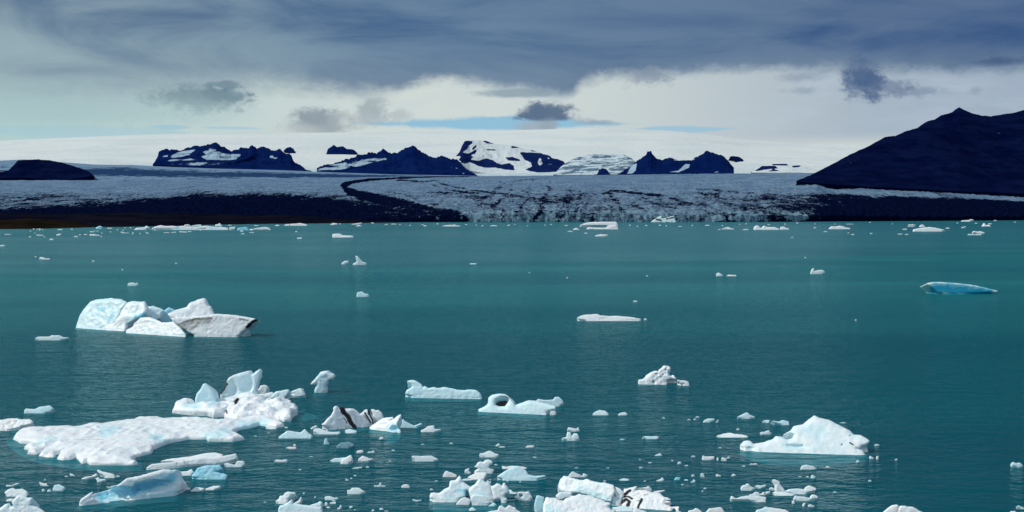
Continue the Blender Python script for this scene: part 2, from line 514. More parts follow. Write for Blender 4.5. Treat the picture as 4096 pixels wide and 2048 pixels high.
def glacier_debris_shade(u, v):
    """rock debris where the moraines run, over a base speckle standing for crevasse shade (photo coordinates of the surface points)"""
    px = np.stack([u / K, v / K], 1)
    px = px + np.stack([6 * vnoise(px[:, 0] / 31, px[:, 1] / 6, 0 * u), 2.0 * vnoise(px[:, 0] / 44, px[:, 1] / 7, 0 * u + 5)], 1)
    d = 0.26 + 0.22 * sstep(452, 505, v / K) + 0.10 * fbm(u / 90, v / 16, 0 * u + 2, 3)  # base speckle: crevasse shade put in as dark density
    # flow lines curving along the moraine
    fd, fa = seg_dist(px, P('1210,443 1100,445 1000,448 930,453 890,459 868,467 872,478 900,490 950,503 1010,518 1070,532 1130,546 1165,556'))
    band = np.clip(1 - 3.2 * np.abs(vnoise(fd / 9, fa * 3.0, 0 * u + 21)), 0, 1) * sstep(9, 16, fd) * sstep(330, 200, fd) * sstep(870, 930, px[:, 0])
    d = d + 0.20 * band * sstep(449, 456, px[:, 1])
    # lower left sheet of debris
    p = P('-250,545 0,538 110,532 200,528 300,520 400,511 480,505 640,503 760,506 830,512 900,520 960,522 1010,527 1060,534 1110,546 1165,557 1165,575 -250,575')
    sd = poly_sdf(px, p)
    d = np.maximum(d, 0.2 + 0.85 * sstep(48, -18, sd) ** 1.1)
    p = P('-250,486 0,482 110,484 250,492 400,494 520,492 480,506 330,520 120,536 -250,548')
    d = np.maximum(d, (0.52 + 0.25 * fbm(px[:, 0] / 60 + px[:, 1] / 9, px[:, 1] / 5, 0 * u + 8, 3)) * sstep(10, -10, poly_sdf(px, p)))
    # medial moraine
    dd, al = seg_dist(px, P('1210,443 1100,445 1000,448 930,453 890,459 868,467 872,478 900,490 950,503 1010,518 1070,532 1130,546 1165,556'))
    wid = np.interp(al, [0, .15, .35, .45, .6, .8, 1], [1.2, 2, 4, 8, 12, 17, 16])
    d = np.maximum(d, 1.05 * sstep(1.7, 0.5, dd / wid))
    for s, w, k in [('1000,453 1060,457 1090,455 1110,462 1150,471 1190,478 1240,486 1300,494 1350,503 1400,512', 2.0, .75), ('1085,467 1110,474 1150,480 1200,485', 2.4, .7),
                    ('1380,447 1320,452 1290,457 1286,464 1297,474 1310,482 1360,492 1420,505', 1.8, .62), ('1205,452 1190,458 1200,466', 1.5, .5), ('1140,458 1160,466 1180,474', 1.4, .45),
                    ('1515,488 1540,482 1600,485 1650,492 1700,502 1740,512', 3.2, .85), ('1535,488 1550,505 1560,525 1575,545', 6, .7), ('1580,515 1620,512 1660,516', 9, .62),
                    ('1750,478 1800,480 1850,483 1900,487', 3, .7), ('1760,480 1790,490 1830,500 1900,505 2000,515', 9, .60), ('1700,505 1760,520 1850,528', 10, .55),
                    ('900,462 980,480 1080,500 1160,520 1250,540', 3, .36), ('940,462 1020,476 1120,492', 2, .4),
                    ('300,430 600,436 800,440 1000,447', 1.5, .4), ('1480,520 1500,540', 14, .45), ('1380,512 1420,540', 12, .45)]:
        dd, al = seg_dist(px, P(s))
        d = np.maximum(d, min(k, .8) * (0.86 + 0.25 * fbm(px[:, 0] / 12, px[:, 1] / 3, 0 * u + 1, 2)) * sstep(2.6, 0.3, dd / w))
    # right side gets ever dirtier
    top = np.interp(px[:, 0], [1600, 1750, 1900, 2000, 2100, 2200, 2350, 2576, 2850], [520, 478, 478, 474, 478, 484, 490, 497, 505])
    rd = np.interp(px[:, 0], [1620, 1760, 1900, 2000, 2090, 2200, 2400], [0.0, .52, .55, .60, .76, .88, .92])
    low_extra = sstep(500, 530, px[:, 1]) * 0.12 * sstep(1950, 2150, px[:, 0])
    d = np.maximum(d, (rd + low_extra) * sstep(-3, np.interp(px[:, 0], [1700, 2576], [20, 14]), px[:, 1] - top))
    # far part in fine grey bands
    d = np.maximum(d, np.where(px[:, 1] < 450, 0.32, 0) * sstep(1900, 2040, px[:, 0]) + 0)
    d = np.minimum(d, 1.0) * (0.93 + 0.16 * fbm(px[:, 0] / 40 + px[:, 1] / 10, px[:, 1] / 2.5, 0 * u + 3, 3))
    d = d * (1 - 0.24 * sstep(860, 1010, px[:, 0]) * sstep(1210, 1180, px[:, 0]) * sstep(486, 505, px[:, 1]))
    # clean bits of calving face
    for (cx, cy, rx, ry) in [(1875, 547, 42, 9), (1800, 549, 24, 6), (2000, 546, 16, 10), (2020, 546, 12, 8)]:
        q = ((px[:, 0] - cx) / rx) ** 2 + ((px[:, 1] - cy) / ry) ** 2
        d = d * sstep(0.5, 1.3, q)
    return d


def build_glacier():
    cols = np.concatenate([np.arange(-420, -20, 14), np.arange(-20, 4120, 3.4), np.arange(4120, 4520, 14)])
    nc = len(cols)
    s_front = np.linspace(0, 1, 15)
    nr2 = 150
    s_up = np.linspace(0, 1, nr2)[1:] ** 1.0
    vw = interp(cols, GL_WAT); vc = interp(cols, GL_CLF); vt = interp(cols, GL_TOP)
    D0 = EYE * F / (vw - HOR)
    D1 = np.interp(cols, [-400, 2500, 3000, 3150, 3300, 3450, 3700, 4500], [10600, 10400, 10000, 9700, 8950, 8480, 8400, 8300])
    xw = (cols - 2048) / F * D0
    # jagged calving front
    jag = 26 * fbm(xw / 90, 0 * xw, 0 * xw + 3, 4)
    crown = 9 * fbm(xw / 34, 0 * xw + 4, 0 * xw, 4, 0.6)
    rows = []
    UU = []; VV = []
    for s in s_front:
        zc = EYE + (HOR - vc) / F * D0 + crown
        z = -3 + (zc + 3) * s
        D = D0 + jag * (1 + 0.0 * s) + 16 * s ** 1.5 + 5.0 * fbm(xw / 16, z / 30, 0 * z + 8, 3)
        rows.append(np.stack([(cols - 2048) / F * D, D, z], 1))
        UU.append(cols); VV.append(vw + (vc - vw) * s)
    for s in s_up:
        v = vc + (vt - vc) * s
        D = (D0 + 16) * (D1 / (D0 + 16)) ** (s ** 0.85) + jag * (1 - s) ** 4
        z = EYE + (HOR - v) / F * D
        x = (cols - 2048) / F * D
        amp = 9.5 * (1 - s) ** 0.7 + 1.8
        # seracs and crevasses: ridges across the flow, broken up
        r1 = 1 - np.abs(fbm(x / 42, D / 120, 0 * x, 3)) * 3
        r2 = fbm(x / 21, D / 55, 0 * x + 9, 3, 0.6)
        r3 = fbm(x / 420, D / 900, 0 * x + 4, 3)
        z = z + amp * (0.55 * r1 + 1.0 * r2) * sstep(0, 0.03, s) + crown * (1 - s) ** 8 + 10 * r3 * s * (1 - s)
        rows.append(np.stack([x, D, z], 1))
        UU.append(cols); VV.append(v)
    # back edge drops away behind
    last = rows[-1].copy(); last[:, 1] += 260; last[:, 2] -= 90
    rows.append(last); UU.append(cols); VV.append(vt)
    nr = len(rows)
    V = np.concatenate(rows); U = np.concatenate(UU); VP = np.concatenate(VV)
    deb_shade = glacier_debris_shade(U, VP)
    front = np.repeat(np.concatenate([1 - 0.3 * s_front, np.clip(1 - s_up * 7, 0, 1) * 0.7, [0]]), nc)
    m, g = new_mat('glacier_ice')
    x, y, z = g.xyz(g.pos())
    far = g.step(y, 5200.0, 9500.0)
    nA = g.noise(g.vec(g.mul(x, 1 / 30.0), g.mul(y, 1 / 95.0), g.mul(z, 1 / 22.0)), 1.0, 5, 0.68, 0.35)
    nB = g.noise(g.vec(g.mul(x, 1 / 190.0), g.mul(y, 1 / 150.0), 2.0), 1.0, 6, 0.7, 0.9)
    nC = g.noise(g.vec(g.mul(x, 1 / 11.0), g.mul(y, 1 / 40.0), g.mul(z, 1 / 12.0)), 1.0, 3, 0.6, 0.2)
    nS = g.noise(g.vec(g.mul(x, 1 / 130.0), g.mul(g.add(y, g.mul(x, 0.30)), 1 / 620.0), 6.0), 1.0, 7, 0.72, 0.6)
    nn = g.mad(nA, 0.34, g.mad(nB, 0.10, g.mad(nC, 0.18, g.mul(nS, 0.38))))
    D_ = g.attr('deb_shade').outputs['Fac']
    mask = g.step(g.add(nn, g.mad(D_, 0.44, -0.22)), 0.462, 0.545)
    fr = g.attr('front').outputs['Fac']
    ice = g.mix(g.step(nB, 0.35, 0.65), (0.056, 0.105, 0.178), (0.185, 0.275, 0.352))  # cloud shadow over the glacier is put into these dark ice colours
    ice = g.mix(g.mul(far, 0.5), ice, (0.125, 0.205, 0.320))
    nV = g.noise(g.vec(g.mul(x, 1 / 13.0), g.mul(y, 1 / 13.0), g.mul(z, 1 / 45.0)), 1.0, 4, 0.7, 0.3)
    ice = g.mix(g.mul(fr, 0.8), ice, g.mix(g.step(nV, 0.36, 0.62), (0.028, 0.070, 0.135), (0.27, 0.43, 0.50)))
    rock = g.mix(g.step(nC, 0.3, 0.7), (0.0008, 0.0022, 0.014), (0.0025, 0.0060, 0.027))
    col = g.mix(mask, ice, rock)  # the rock colour also serves as painted crevasse shade
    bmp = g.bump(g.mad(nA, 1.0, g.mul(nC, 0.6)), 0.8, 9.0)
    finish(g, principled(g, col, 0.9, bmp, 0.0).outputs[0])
    tag(link('glacier', mesh_from('glacier', V, grid_faces(nr, nc), m, True, {'deb_shade': deb_shade, 'front': front})),
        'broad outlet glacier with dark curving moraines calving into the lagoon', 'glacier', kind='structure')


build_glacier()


# ------------------------------------------------------------------ mountains, ice cap
def rock_mat(name, lo, hi, snow=(0.62, 0.66, 0.66), streak=1.0):
    m, g = new_mat(name)
    x, y, z = g.xyz(g.pos())
    n = g.noise(g.vec(g.mul(x, 1 / 260.0), g.mul(y, 1 / 260.0), g.mul(z, 1 / 120.0)), 1.0, 6, 0.62, 0.2)
    n2 = g.noise(g.vec(g.mul(x, 1 / 190.0), g.mul(y, 1 / 500.0), g.mul(g.sub(z, g.mul(x, 0.10)), 1 / (40.0 * streak))), 1.0, 6, 0.62, 0.5)
    sn = g.attr('snow').outputs['Fac']
    mask = g.step(g.add(n2, g.mad(sn, 1.0, -0.5)), 0.505, 0.590)
    col = g.mix(g.step(n, 0.3, 0.7), lo, hi)
    col = g.mix(mask, col, snow)
    bmp = g.bump(n, 0.7, 60.0)
    finish(g, principled(g, col, 0.95, bmp, 0.0).outputs[0])
    return m


def mountain(name, fr, ridge, foot, Dr, Df, mat, label, snow=(), base_snow=0.0, jag=3.0, gully=0.22, rows=70, step=3.0, seed=0, cat='mountain', back=1.0, skirt=130.0):
    R = PX(fr, ridge); Fo = PX(fr, foot)
    u0 = max(R[0, 0], Fo[0, 0]); u1 = min(R[-1, 0], Fo[-1, 0])
    n = max(12, int((u1 - u0) / step))
    u = np.linspace(u0, u1, n)
    vr = np.interp(u, R[:, 0], R[:, 1]); vf = np.interp(u, Fo[:, 0], Fo[:, 1])
    endf = np.clip(np.minimum(u - u0, u1 - u) / 25.0, 0, 1)
    vr = vr + endf * jag * (fbm(u / 17, 0 * u + seed, 0 * u, 4, 0.6) + 0.5 * np.minimum(0, -np.abs(vnoise(u / 6.0, 0 * u + seed, 0 * u))))
    vr = np.minimum(vr, vf - 0.2)
    hpx = vf - vr
    sc = np.clip(np.sqrt(np.maximum(hpx, 0) / max(hpx.max(), 1)), 0.12, 1)
    t = np.linspace(0, 1, rows)
    pts = []; PXs = []
    for q in t:
        v = vf + (vr - vf) * q
        D = Df + (Dr - Df) * q * sc
        x = (u - 2048) / F * D
        gl = fbm(x / 330 + seed, 0 * u + q * 1.6, 0 * u + seed, 5, 0.58)
        D = D + (Dr - Df) * gully * gl * sc * math.sin(math.pi * min(q, 0.97)) ** 0.8
        pts.append(unproj(u, v, D)); PXs.append(np.stack([u, v], 1))
    top = pts[-1]
    for q in (0.12, 0.3, 0.6, 1.0):
        w = top.copy()
        w[:, 1] += (Dr - Df) * q * 1.1 * back * sc + 60 * q
        w[:, 2] = top[:, 2] - (top[:, 2] - pts[0][:, 2] + 40) * q ** 0.8
        w[:, 2] += (1 - q) * 12 * fbm(w[:, 0] / 150, w[:, 1] / 150, 0 * u, 3)
        w[:, 2] -= 14
        pts.append(w); PXs.append(np.stack([u, vr], 1))
    low = pts[0].copy(); low[:, 2] -= skirt; low[:, 1] += 0.6 * skirt
    pts.insert(0, low); PXs.insert(0, PXs[0])
    V = np.concatenate(pts); Q = np.concatenate(PXs)
    s = np.full(len(V), base_snow)
    for k, f2, poly, feather in snow:
        sd = poly_sdf(Q, PX(f2, poly))
        w = sstep(feather, -feather, sd)
        s = s * (1 - w) + k * w
    return tag(link(name, mesh_from(name, V, grid_faces(len(pts), n), mat, True, {'snow': s})), label, cat, kind='structure')


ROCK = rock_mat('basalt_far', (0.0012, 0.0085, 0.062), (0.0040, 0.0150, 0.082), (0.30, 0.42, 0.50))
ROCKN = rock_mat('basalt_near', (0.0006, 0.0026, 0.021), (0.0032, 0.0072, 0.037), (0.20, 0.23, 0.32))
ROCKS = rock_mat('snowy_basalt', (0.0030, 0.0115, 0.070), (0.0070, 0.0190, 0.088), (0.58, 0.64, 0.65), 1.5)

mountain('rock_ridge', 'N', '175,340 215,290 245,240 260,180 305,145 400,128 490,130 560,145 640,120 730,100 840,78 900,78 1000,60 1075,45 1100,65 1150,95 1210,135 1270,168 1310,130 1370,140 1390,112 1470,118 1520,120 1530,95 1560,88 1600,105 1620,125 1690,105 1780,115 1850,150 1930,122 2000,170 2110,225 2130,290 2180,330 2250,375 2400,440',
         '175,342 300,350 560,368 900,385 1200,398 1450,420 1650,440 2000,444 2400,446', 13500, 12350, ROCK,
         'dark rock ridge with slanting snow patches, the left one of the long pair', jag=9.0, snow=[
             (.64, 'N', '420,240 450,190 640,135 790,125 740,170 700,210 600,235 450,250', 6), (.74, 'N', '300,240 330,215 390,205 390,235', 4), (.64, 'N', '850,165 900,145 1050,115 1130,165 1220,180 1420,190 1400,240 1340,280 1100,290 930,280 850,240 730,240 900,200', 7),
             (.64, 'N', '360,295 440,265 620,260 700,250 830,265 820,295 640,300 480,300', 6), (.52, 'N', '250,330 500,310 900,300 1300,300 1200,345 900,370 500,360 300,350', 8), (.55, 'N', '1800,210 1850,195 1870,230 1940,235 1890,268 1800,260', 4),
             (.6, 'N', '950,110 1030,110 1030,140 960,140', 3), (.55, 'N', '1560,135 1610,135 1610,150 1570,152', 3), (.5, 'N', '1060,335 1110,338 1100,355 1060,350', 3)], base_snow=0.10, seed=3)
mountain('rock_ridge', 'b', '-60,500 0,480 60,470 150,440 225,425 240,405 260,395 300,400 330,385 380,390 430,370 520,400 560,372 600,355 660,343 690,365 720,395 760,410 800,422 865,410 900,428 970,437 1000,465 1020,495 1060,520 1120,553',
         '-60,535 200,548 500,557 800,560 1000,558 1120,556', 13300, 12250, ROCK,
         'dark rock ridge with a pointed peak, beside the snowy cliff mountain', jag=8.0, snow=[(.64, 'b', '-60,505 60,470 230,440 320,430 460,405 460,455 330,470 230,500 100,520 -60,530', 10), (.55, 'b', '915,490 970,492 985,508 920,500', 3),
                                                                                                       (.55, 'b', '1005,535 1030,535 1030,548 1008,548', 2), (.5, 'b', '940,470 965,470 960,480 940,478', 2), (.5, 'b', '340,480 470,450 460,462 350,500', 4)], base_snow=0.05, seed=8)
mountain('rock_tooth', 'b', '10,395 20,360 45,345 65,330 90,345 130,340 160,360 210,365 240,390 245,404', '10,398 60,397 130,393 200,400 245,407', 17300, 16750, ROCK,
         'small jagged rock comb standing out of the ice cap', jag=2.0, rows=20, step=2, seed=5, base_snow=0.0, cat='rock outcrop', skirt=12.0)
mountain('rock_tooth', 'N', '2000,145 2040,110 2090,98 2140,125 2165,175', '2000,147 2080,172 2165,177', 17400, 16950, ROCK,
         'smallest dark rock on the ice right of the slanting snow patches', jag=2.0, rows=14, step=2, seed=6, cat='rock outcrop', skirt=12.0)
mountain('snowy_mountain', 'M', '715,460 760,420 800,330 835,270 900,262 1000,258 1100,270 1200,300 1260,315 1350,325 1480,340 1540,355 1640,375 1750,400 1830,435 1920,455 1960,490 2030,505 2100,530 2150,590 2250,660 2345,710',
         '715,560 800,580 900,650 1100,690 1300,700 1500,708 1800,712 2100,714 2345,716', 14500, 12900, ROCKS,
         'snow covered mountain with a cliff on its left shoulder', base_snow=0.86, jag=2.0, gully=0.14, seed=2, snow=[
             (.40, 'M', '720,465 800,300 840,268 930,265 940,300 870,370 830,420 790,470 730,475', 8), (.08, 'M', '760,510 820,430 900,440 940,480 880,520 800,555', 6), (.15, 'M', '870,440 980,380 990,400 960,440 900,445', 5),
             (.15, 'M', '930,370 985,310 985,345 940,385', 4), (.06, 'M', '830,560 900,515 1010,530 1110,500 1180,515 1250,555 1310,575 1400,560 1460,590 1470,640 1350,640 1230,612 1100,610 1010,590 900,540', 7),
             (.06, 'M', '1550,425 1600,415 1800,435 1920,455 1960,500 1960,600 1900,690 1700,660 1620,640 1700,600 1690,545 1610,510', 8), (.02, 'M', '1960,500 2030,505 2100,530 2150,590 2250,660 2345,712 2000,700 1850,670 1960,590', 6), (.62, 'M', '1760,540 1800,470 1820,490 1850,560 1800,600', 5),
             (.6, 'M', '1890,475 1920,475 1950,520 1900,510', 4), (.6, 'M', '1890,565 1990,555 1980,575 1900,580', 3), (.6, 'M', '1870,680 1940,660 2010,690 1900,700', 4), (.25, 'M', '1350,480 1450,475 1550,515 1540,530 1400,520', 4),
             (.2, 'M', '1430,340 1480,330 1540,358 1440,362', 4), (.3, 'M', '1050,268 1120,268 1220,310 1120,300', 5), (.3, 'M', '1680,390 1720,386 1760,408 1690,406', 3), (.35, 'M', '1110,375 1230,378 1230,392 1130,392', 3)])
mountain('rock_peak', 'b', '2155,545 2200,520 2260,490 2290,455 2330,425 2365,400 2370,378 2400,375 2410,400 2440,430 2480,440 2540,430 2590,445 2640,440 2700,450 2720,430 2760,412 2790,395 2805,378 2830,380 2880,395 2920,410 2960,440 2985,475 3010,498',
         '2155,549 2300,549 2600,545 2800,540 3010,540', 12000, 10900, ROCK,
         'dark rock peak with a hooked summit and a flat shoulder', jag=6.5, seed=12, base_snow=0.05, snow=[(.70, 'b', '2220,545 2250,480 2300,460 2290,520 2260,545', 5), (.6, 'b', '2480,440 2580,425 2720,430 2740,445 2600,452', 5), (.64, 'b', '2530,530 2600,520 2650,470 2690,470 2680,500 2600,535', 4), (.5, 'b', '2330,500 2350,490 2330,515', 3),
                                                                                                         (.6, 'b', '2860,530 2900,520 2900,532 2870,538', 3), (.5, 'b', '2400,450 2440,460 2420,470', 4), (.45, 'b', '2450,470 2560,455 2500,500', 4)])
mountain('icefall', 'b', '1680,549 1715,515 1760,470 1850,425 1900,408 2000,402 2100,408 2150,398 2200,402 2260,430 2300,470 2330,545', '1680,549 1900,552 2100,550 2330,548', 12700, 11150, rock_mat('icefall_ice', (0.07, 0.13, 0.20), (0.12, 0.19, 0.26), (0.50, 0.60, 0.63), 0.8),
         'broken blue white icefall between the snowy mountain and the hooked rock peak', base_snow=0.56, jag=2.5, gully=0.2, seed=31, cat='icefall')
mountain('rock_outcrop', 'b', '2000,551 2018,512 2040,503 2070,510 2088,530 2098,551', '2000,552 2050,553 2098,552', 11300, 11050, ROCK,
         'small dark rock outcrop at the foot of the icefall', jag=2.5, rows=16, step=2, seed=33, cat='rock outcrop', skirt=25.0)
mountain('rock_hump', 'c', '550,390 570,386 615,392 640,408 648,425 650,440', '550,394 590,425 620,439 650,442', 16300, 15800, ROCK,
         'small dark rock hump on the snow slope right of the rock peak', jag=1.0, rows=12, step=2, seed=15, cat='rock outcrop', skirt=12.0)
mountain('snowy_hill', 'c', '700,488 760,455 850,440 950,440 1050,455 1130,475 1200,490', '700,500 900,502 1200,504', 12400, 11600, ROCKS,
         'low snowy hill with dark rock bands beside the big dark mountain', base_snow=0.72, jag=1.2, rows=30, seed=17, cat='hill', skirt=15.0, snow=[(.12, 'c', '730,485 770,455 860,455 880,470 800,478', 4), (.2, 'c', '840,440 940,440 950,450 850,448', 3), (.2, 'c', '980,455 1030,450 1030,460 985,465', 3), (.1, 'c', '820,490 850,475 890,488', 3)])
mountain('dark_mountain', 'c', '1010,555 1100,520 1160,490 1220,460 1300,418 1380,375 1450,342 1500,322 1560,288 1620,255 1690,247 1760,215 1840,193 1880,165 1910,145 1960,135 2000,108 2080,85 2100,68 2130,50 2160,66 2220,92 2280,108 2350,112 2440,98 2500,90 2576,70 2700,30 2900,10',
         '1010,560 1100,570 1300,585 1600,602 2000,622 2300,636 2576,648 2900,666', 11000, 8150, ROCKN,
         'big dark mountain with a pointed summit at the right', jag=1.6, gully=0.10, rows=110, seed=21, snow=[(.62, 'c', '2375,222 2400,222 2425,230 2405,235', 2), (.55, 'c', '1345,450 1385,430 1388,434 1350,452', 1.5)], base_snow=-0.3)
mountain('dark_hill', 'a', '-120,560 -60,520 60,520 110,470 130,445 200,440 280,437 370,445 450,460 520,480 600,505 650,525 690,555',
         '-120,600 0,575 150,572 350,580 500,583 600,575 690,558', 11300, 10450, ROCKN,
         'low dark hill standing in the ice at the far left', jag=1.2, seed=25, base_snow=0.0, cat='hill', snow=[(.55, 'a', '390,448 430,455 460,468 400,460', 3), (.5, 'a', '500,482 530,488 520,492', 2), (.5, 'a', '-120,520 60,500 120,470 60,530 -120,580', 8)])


def ice_sheet(name, ridge, foot, Dr, Df, mat, label, rows=60, step=8.0, amp=6.0, shape=1.0):
    R = np.array(ridge); Fo = np.array(foot)
    u = np.arange(R[0, 0], R[-1, 0], step)
    vr = np.interp(u, R[:, 0], R[:, 1]); vf = np.interp(u, Fo[:, 0], Fo[:, 1])
    # soften the corners of the outline
    k = np.ones(15) / 15
    vr = np.convolve(np.pad(vr, 7, 'edge'), k, 'valid')
    pts = []
    for q in np.linspace(0, 1, rows):
        v = vf + (vr - vf) * q
        D = Df + (Dr - Df) * q ** shape
        w = unproj(u, v, D)
        w[:, 2] += amp * 4 * fbm(w[:, 0] / 900, w[:, 1] / 1300, 0 * u, 4) * math.sin(math.pi * q)
        pts.append(w)
    b = pts[-1].copy(); b[:, 1] += 3000; b[:, 2] -= 30; pts.append(b)
    b = b.copy(); b[:, 1] += 2500; b[:, 2] -= 900; pts.append(b)
    lo = pts[0].copy(); lo[:, 2] -= 200; pts.insert(0, lo)
    V = np.concatenate(pts)
    return tag(link(name, mesh_from(name, V, grid_faces(len(pts), len(u)), mat)), label, 'ice cap', kind='structure')


def snow_mat():
    m, g = new_mat('ice_cap_snow')
    x, y, z = g.xyz(g.pos())
    n = g.noise(g.vec(g.mul(x, 1 / 1500.0), g.mul(y, 1 / 2600.0), g.mul(z, 1 / 160.0)), 1.0, 5, 0.6, 0.4)
    n2 = g.noise(g.vec(g.mul(x, 1 / 150.0), g.mul(y, 1 / 300.0), g.mul(z, 1 / 45.0)), 1.0, 5, 0.65, 0.7)
    lowz = g.step(z, 800.0, 420.0)
    col = g.mix(g.mul(lowz, g.step(n, 0.35, 0.65)), (0.66, 0.70, 0.675), (0.47, 0.575, 0.62))
    # broken icefalls low down
    col = g.mix(g.mul(g.mul(lowz, g.step(n2, 0.47, 0.62)), 0.65), col, (0.27, 0.42, 0.49))
    col = g.mix(g.mul(g.step(n, 0.42, 0.68), 0.38), col, (0.49, 0.57, 0.60))
    st = g.noise(g.vec(g.mul(x, 1 / 700.0), g.mul(y, 1 / 4000.0), g.mul(z, 1 / 24.0)), 1.0, 4, 0.6, 0.5)
    col = g.mix(g.mul(g.mul(g.step(z, 1150.0, 700.0), g.step(st, 0.60, 0.70)), 0.5), col, (0.40, 0.50, 0.56))
    bmp = g.bump(g.mad(n2, 0.6, n), 0.5, 30.0)
    finish(g, principled(g, col, 0.8, bmp, 0.1).outputs[0])
    return m


SNOW = snow_mat()
ice_sheet('ice_cap', O([(-400, 385), (0, 354), (180, 346), (340, 339), (560, 335), (900, 333), (1130, 331), (1350, 326), (1500, 322), (1700, 329), (1830, 345), (1900, 354), (2000, 360), (2130, 363), (2400, 368), (3000, 380)]),  # right end raised to stand for the white cloud bank there
          O([(-400, 440), (0, 432), (240, 432), (500, 446), (1100, 452), (2000, 452), (3000, 456)]), 21500, 11600, SNOW,
          'smooth cream white ice cap and right-hand cloud bank filling the skyline behind the rock ridges')


def upper_glacier():
    """the grey tongue that comes down behind the big glacier on the left"""
    m, g = new_mat('upper_glacier_ice')
    x, y, z = g.xyz(g.pos())
    n = g.noise(g.vec(g.mul(x, 1 / 420.0), g.mul(y, 1 / 260.0), g.mul(z, 1 / 40.0)), 1.0, 6, 0.65, 1.2)
    n2 = g.noise(g.vec(g.mul(x, 1 / 60.0), g.mul(y, 1 / 160.0), g.mul(z, 1 / 25.0)), 1.0, 4, 0.6, 0.3)
    s = g.attr('deb_shade').outputs['Fac']
    mk = g.step(g.add(g.mad(n, 0.6, g.mul(n2, 0.4)), g.mad(s, 0.6, -0.24)), 0.46, 0.60)
    col = g.mix(mk, (0.150, 0.240, 0.345), (0.018, 0.048, 0.120))
    finish(g, principled(g, col, 0.85, g.bump(n2, 0.6, 12.0), 0.0).outputs[0])
    top = np.array(O([(-250, 398), (0, 404), (60, 401), (240, 414), (330, 415), (430, 420), (540, 424), (700, 428), (850, 434), (1000, 439), (1250, 443)]))
    bot = np.array(O([(-250, 462), (300, 458), (700, 456), (1000, 450), (1250, 447)]))
    u = np.arange(top[0, 0], top[-1, 0], 5.0)
    vt = np.interp(u, top[:, 0], top[:, 1]); vb = np.interp(u, bot[:, 0], bot[:, 1])
    pts = []; dv = []
    for q in np.linspace(0, 1, 46):
        v = vb + (vt - vb) * q
        D = 10250 + 1900 * q
        w = unproj(u, v, D)
        w[:, 2] += (4 + 14 * math.sin(math.pi * q)) * fbm(w[:, 0] / 160, w[:, 1] / 200, 0 * u, 4) * (1 - q * 0.8)
        pts.append(w)
        dv.append(0.30 + 0.42 * math.exp(-((q - 0.55) / 0.22) ** 2) * sstep(200, 420, u) - 0.35 * sstep(0.85, 1.0, q) + 0 * u)  # crevasse shade put into the colour as a dark band
    b = pts[-1].copy(); b[:, 1] += 500; b[:, 2] -= 160; pts.append(b); dv.append(dv[-1])
    tag(link('upper_glacier', mesh_from('upper_glacier', np.concatenate(pts), grid_faces(len(pts), len(u)), m, True, {'deb_shade': np.concatenate(dv)})),
        'grey crevassed ice tongue sweeping down from the left behind the dark hill', 'glacier', kind='structure')


upper_glacier()


# ------------------------------------------------------------------ the dark shore on the left
def shore(name, water, top, depth, mat, label, amp, seed, step=4.0):
    W = PX('O', water); T_ = PX('O', top)
    u = np.arange(W[0, 0], W[-1, 0], step)
    vw = np.interp(u, W[:, 0], W[:, 1]) + 0.6 * fbm(u / 60, 0 * u + seed, 0 * u, 3)
    vt = np.interp(u, T_[:, 0], T_[:, 1])
    D0 = EYE * F / (vw - HOR)
    pts = []
    for q in np.linspace(0, 1, 40):
        D = D0 + depth * q
        zt = EYE + (HOR - vt) / F * (D0 + depth)
        zt = np.maximum(zt, 1.0)
        z = -1.5 + (zt + 1.5) * (q ** 0.85)
        x = (u - 2048) / F * D
        z = z + amp * fbm(x / 70, D / 90, 0 * x + seed, 4) * math.sin(math.pi * min(q * 1.3, 1) * 0.5) * np.clip(zt / (amp * 2), 0.1, 1)
        pts.append(np.stack([x, D, z], 1))
    b = pts[-1].copy(); b[:, 1] += 700; b[:, 2] = -4; pts.append(b)
    return tag(link(name, mesh_from(name, np.concatenate(pts), grid_faces(len(pts), len(u)), mat)), label, 'shore', kind='structure')


def earth(name, a, b, c, s):
    m, g = new_mat(name)
    p = g.pos()
    x, y, z = g.xyz(p)
    n = g.noise(g.vec(g.mul(x, 1 / s), g.mul(y, 1 / (s * 3)), g.mul(z, 1 / 9.0)), 1.0, 6, 0.65, 0.4)
    n2 = g.noise(p, 1 / 9.0, 3, 0.6)
    col = g.mix(g.step(n, 0.35, 0.65), a, b)
    col = g.mix(g.mul(g.step(n2, 0.55, 0.7), 0.7), col, c)
    finish(g, principled(g, col, 0.95, g.bump(n, 0.6, 4.0), 0.0).outputs[0])
    return m


EAR1 = earth('moraine_gravel', (0.0022, 0.0034, 0.0105), (0.0080, 0.0078, 0.0125), (0.0040, 0.0045, 0.0075), 130.0)
EAR2 = earth('brown_shore', (0.008, 0.0062, 0.0045), (0.016, 0.0110, 0.0062), (0.004, 0.0040, 0.004), 60.0)
shore('moraine', '-260,573 200,572 300,571 420,569 520,566 620,564 700,563.2 800,562.4 920,561 1040,560 1120,559.3', '-260,534 0,535 200,537 420,535 600,540 800,544 950,550 1040,556 1120,559', 1100, EAR1,
      'black moraine bank along the far left edge of the lagoon', 5.0, 2)
shore('shore', '-260,577 0,576.5 100,575.5 190,573.6 240,571.8 268,570.2', '-260,548 -60,551 0,555 40,552 75,549 110,553 150,560 200,563 240,566.5 268,569.6', 260, EAR2,
      'brown gravel spit with a low mound at the left edge', 2.2, 6, step=2.0)

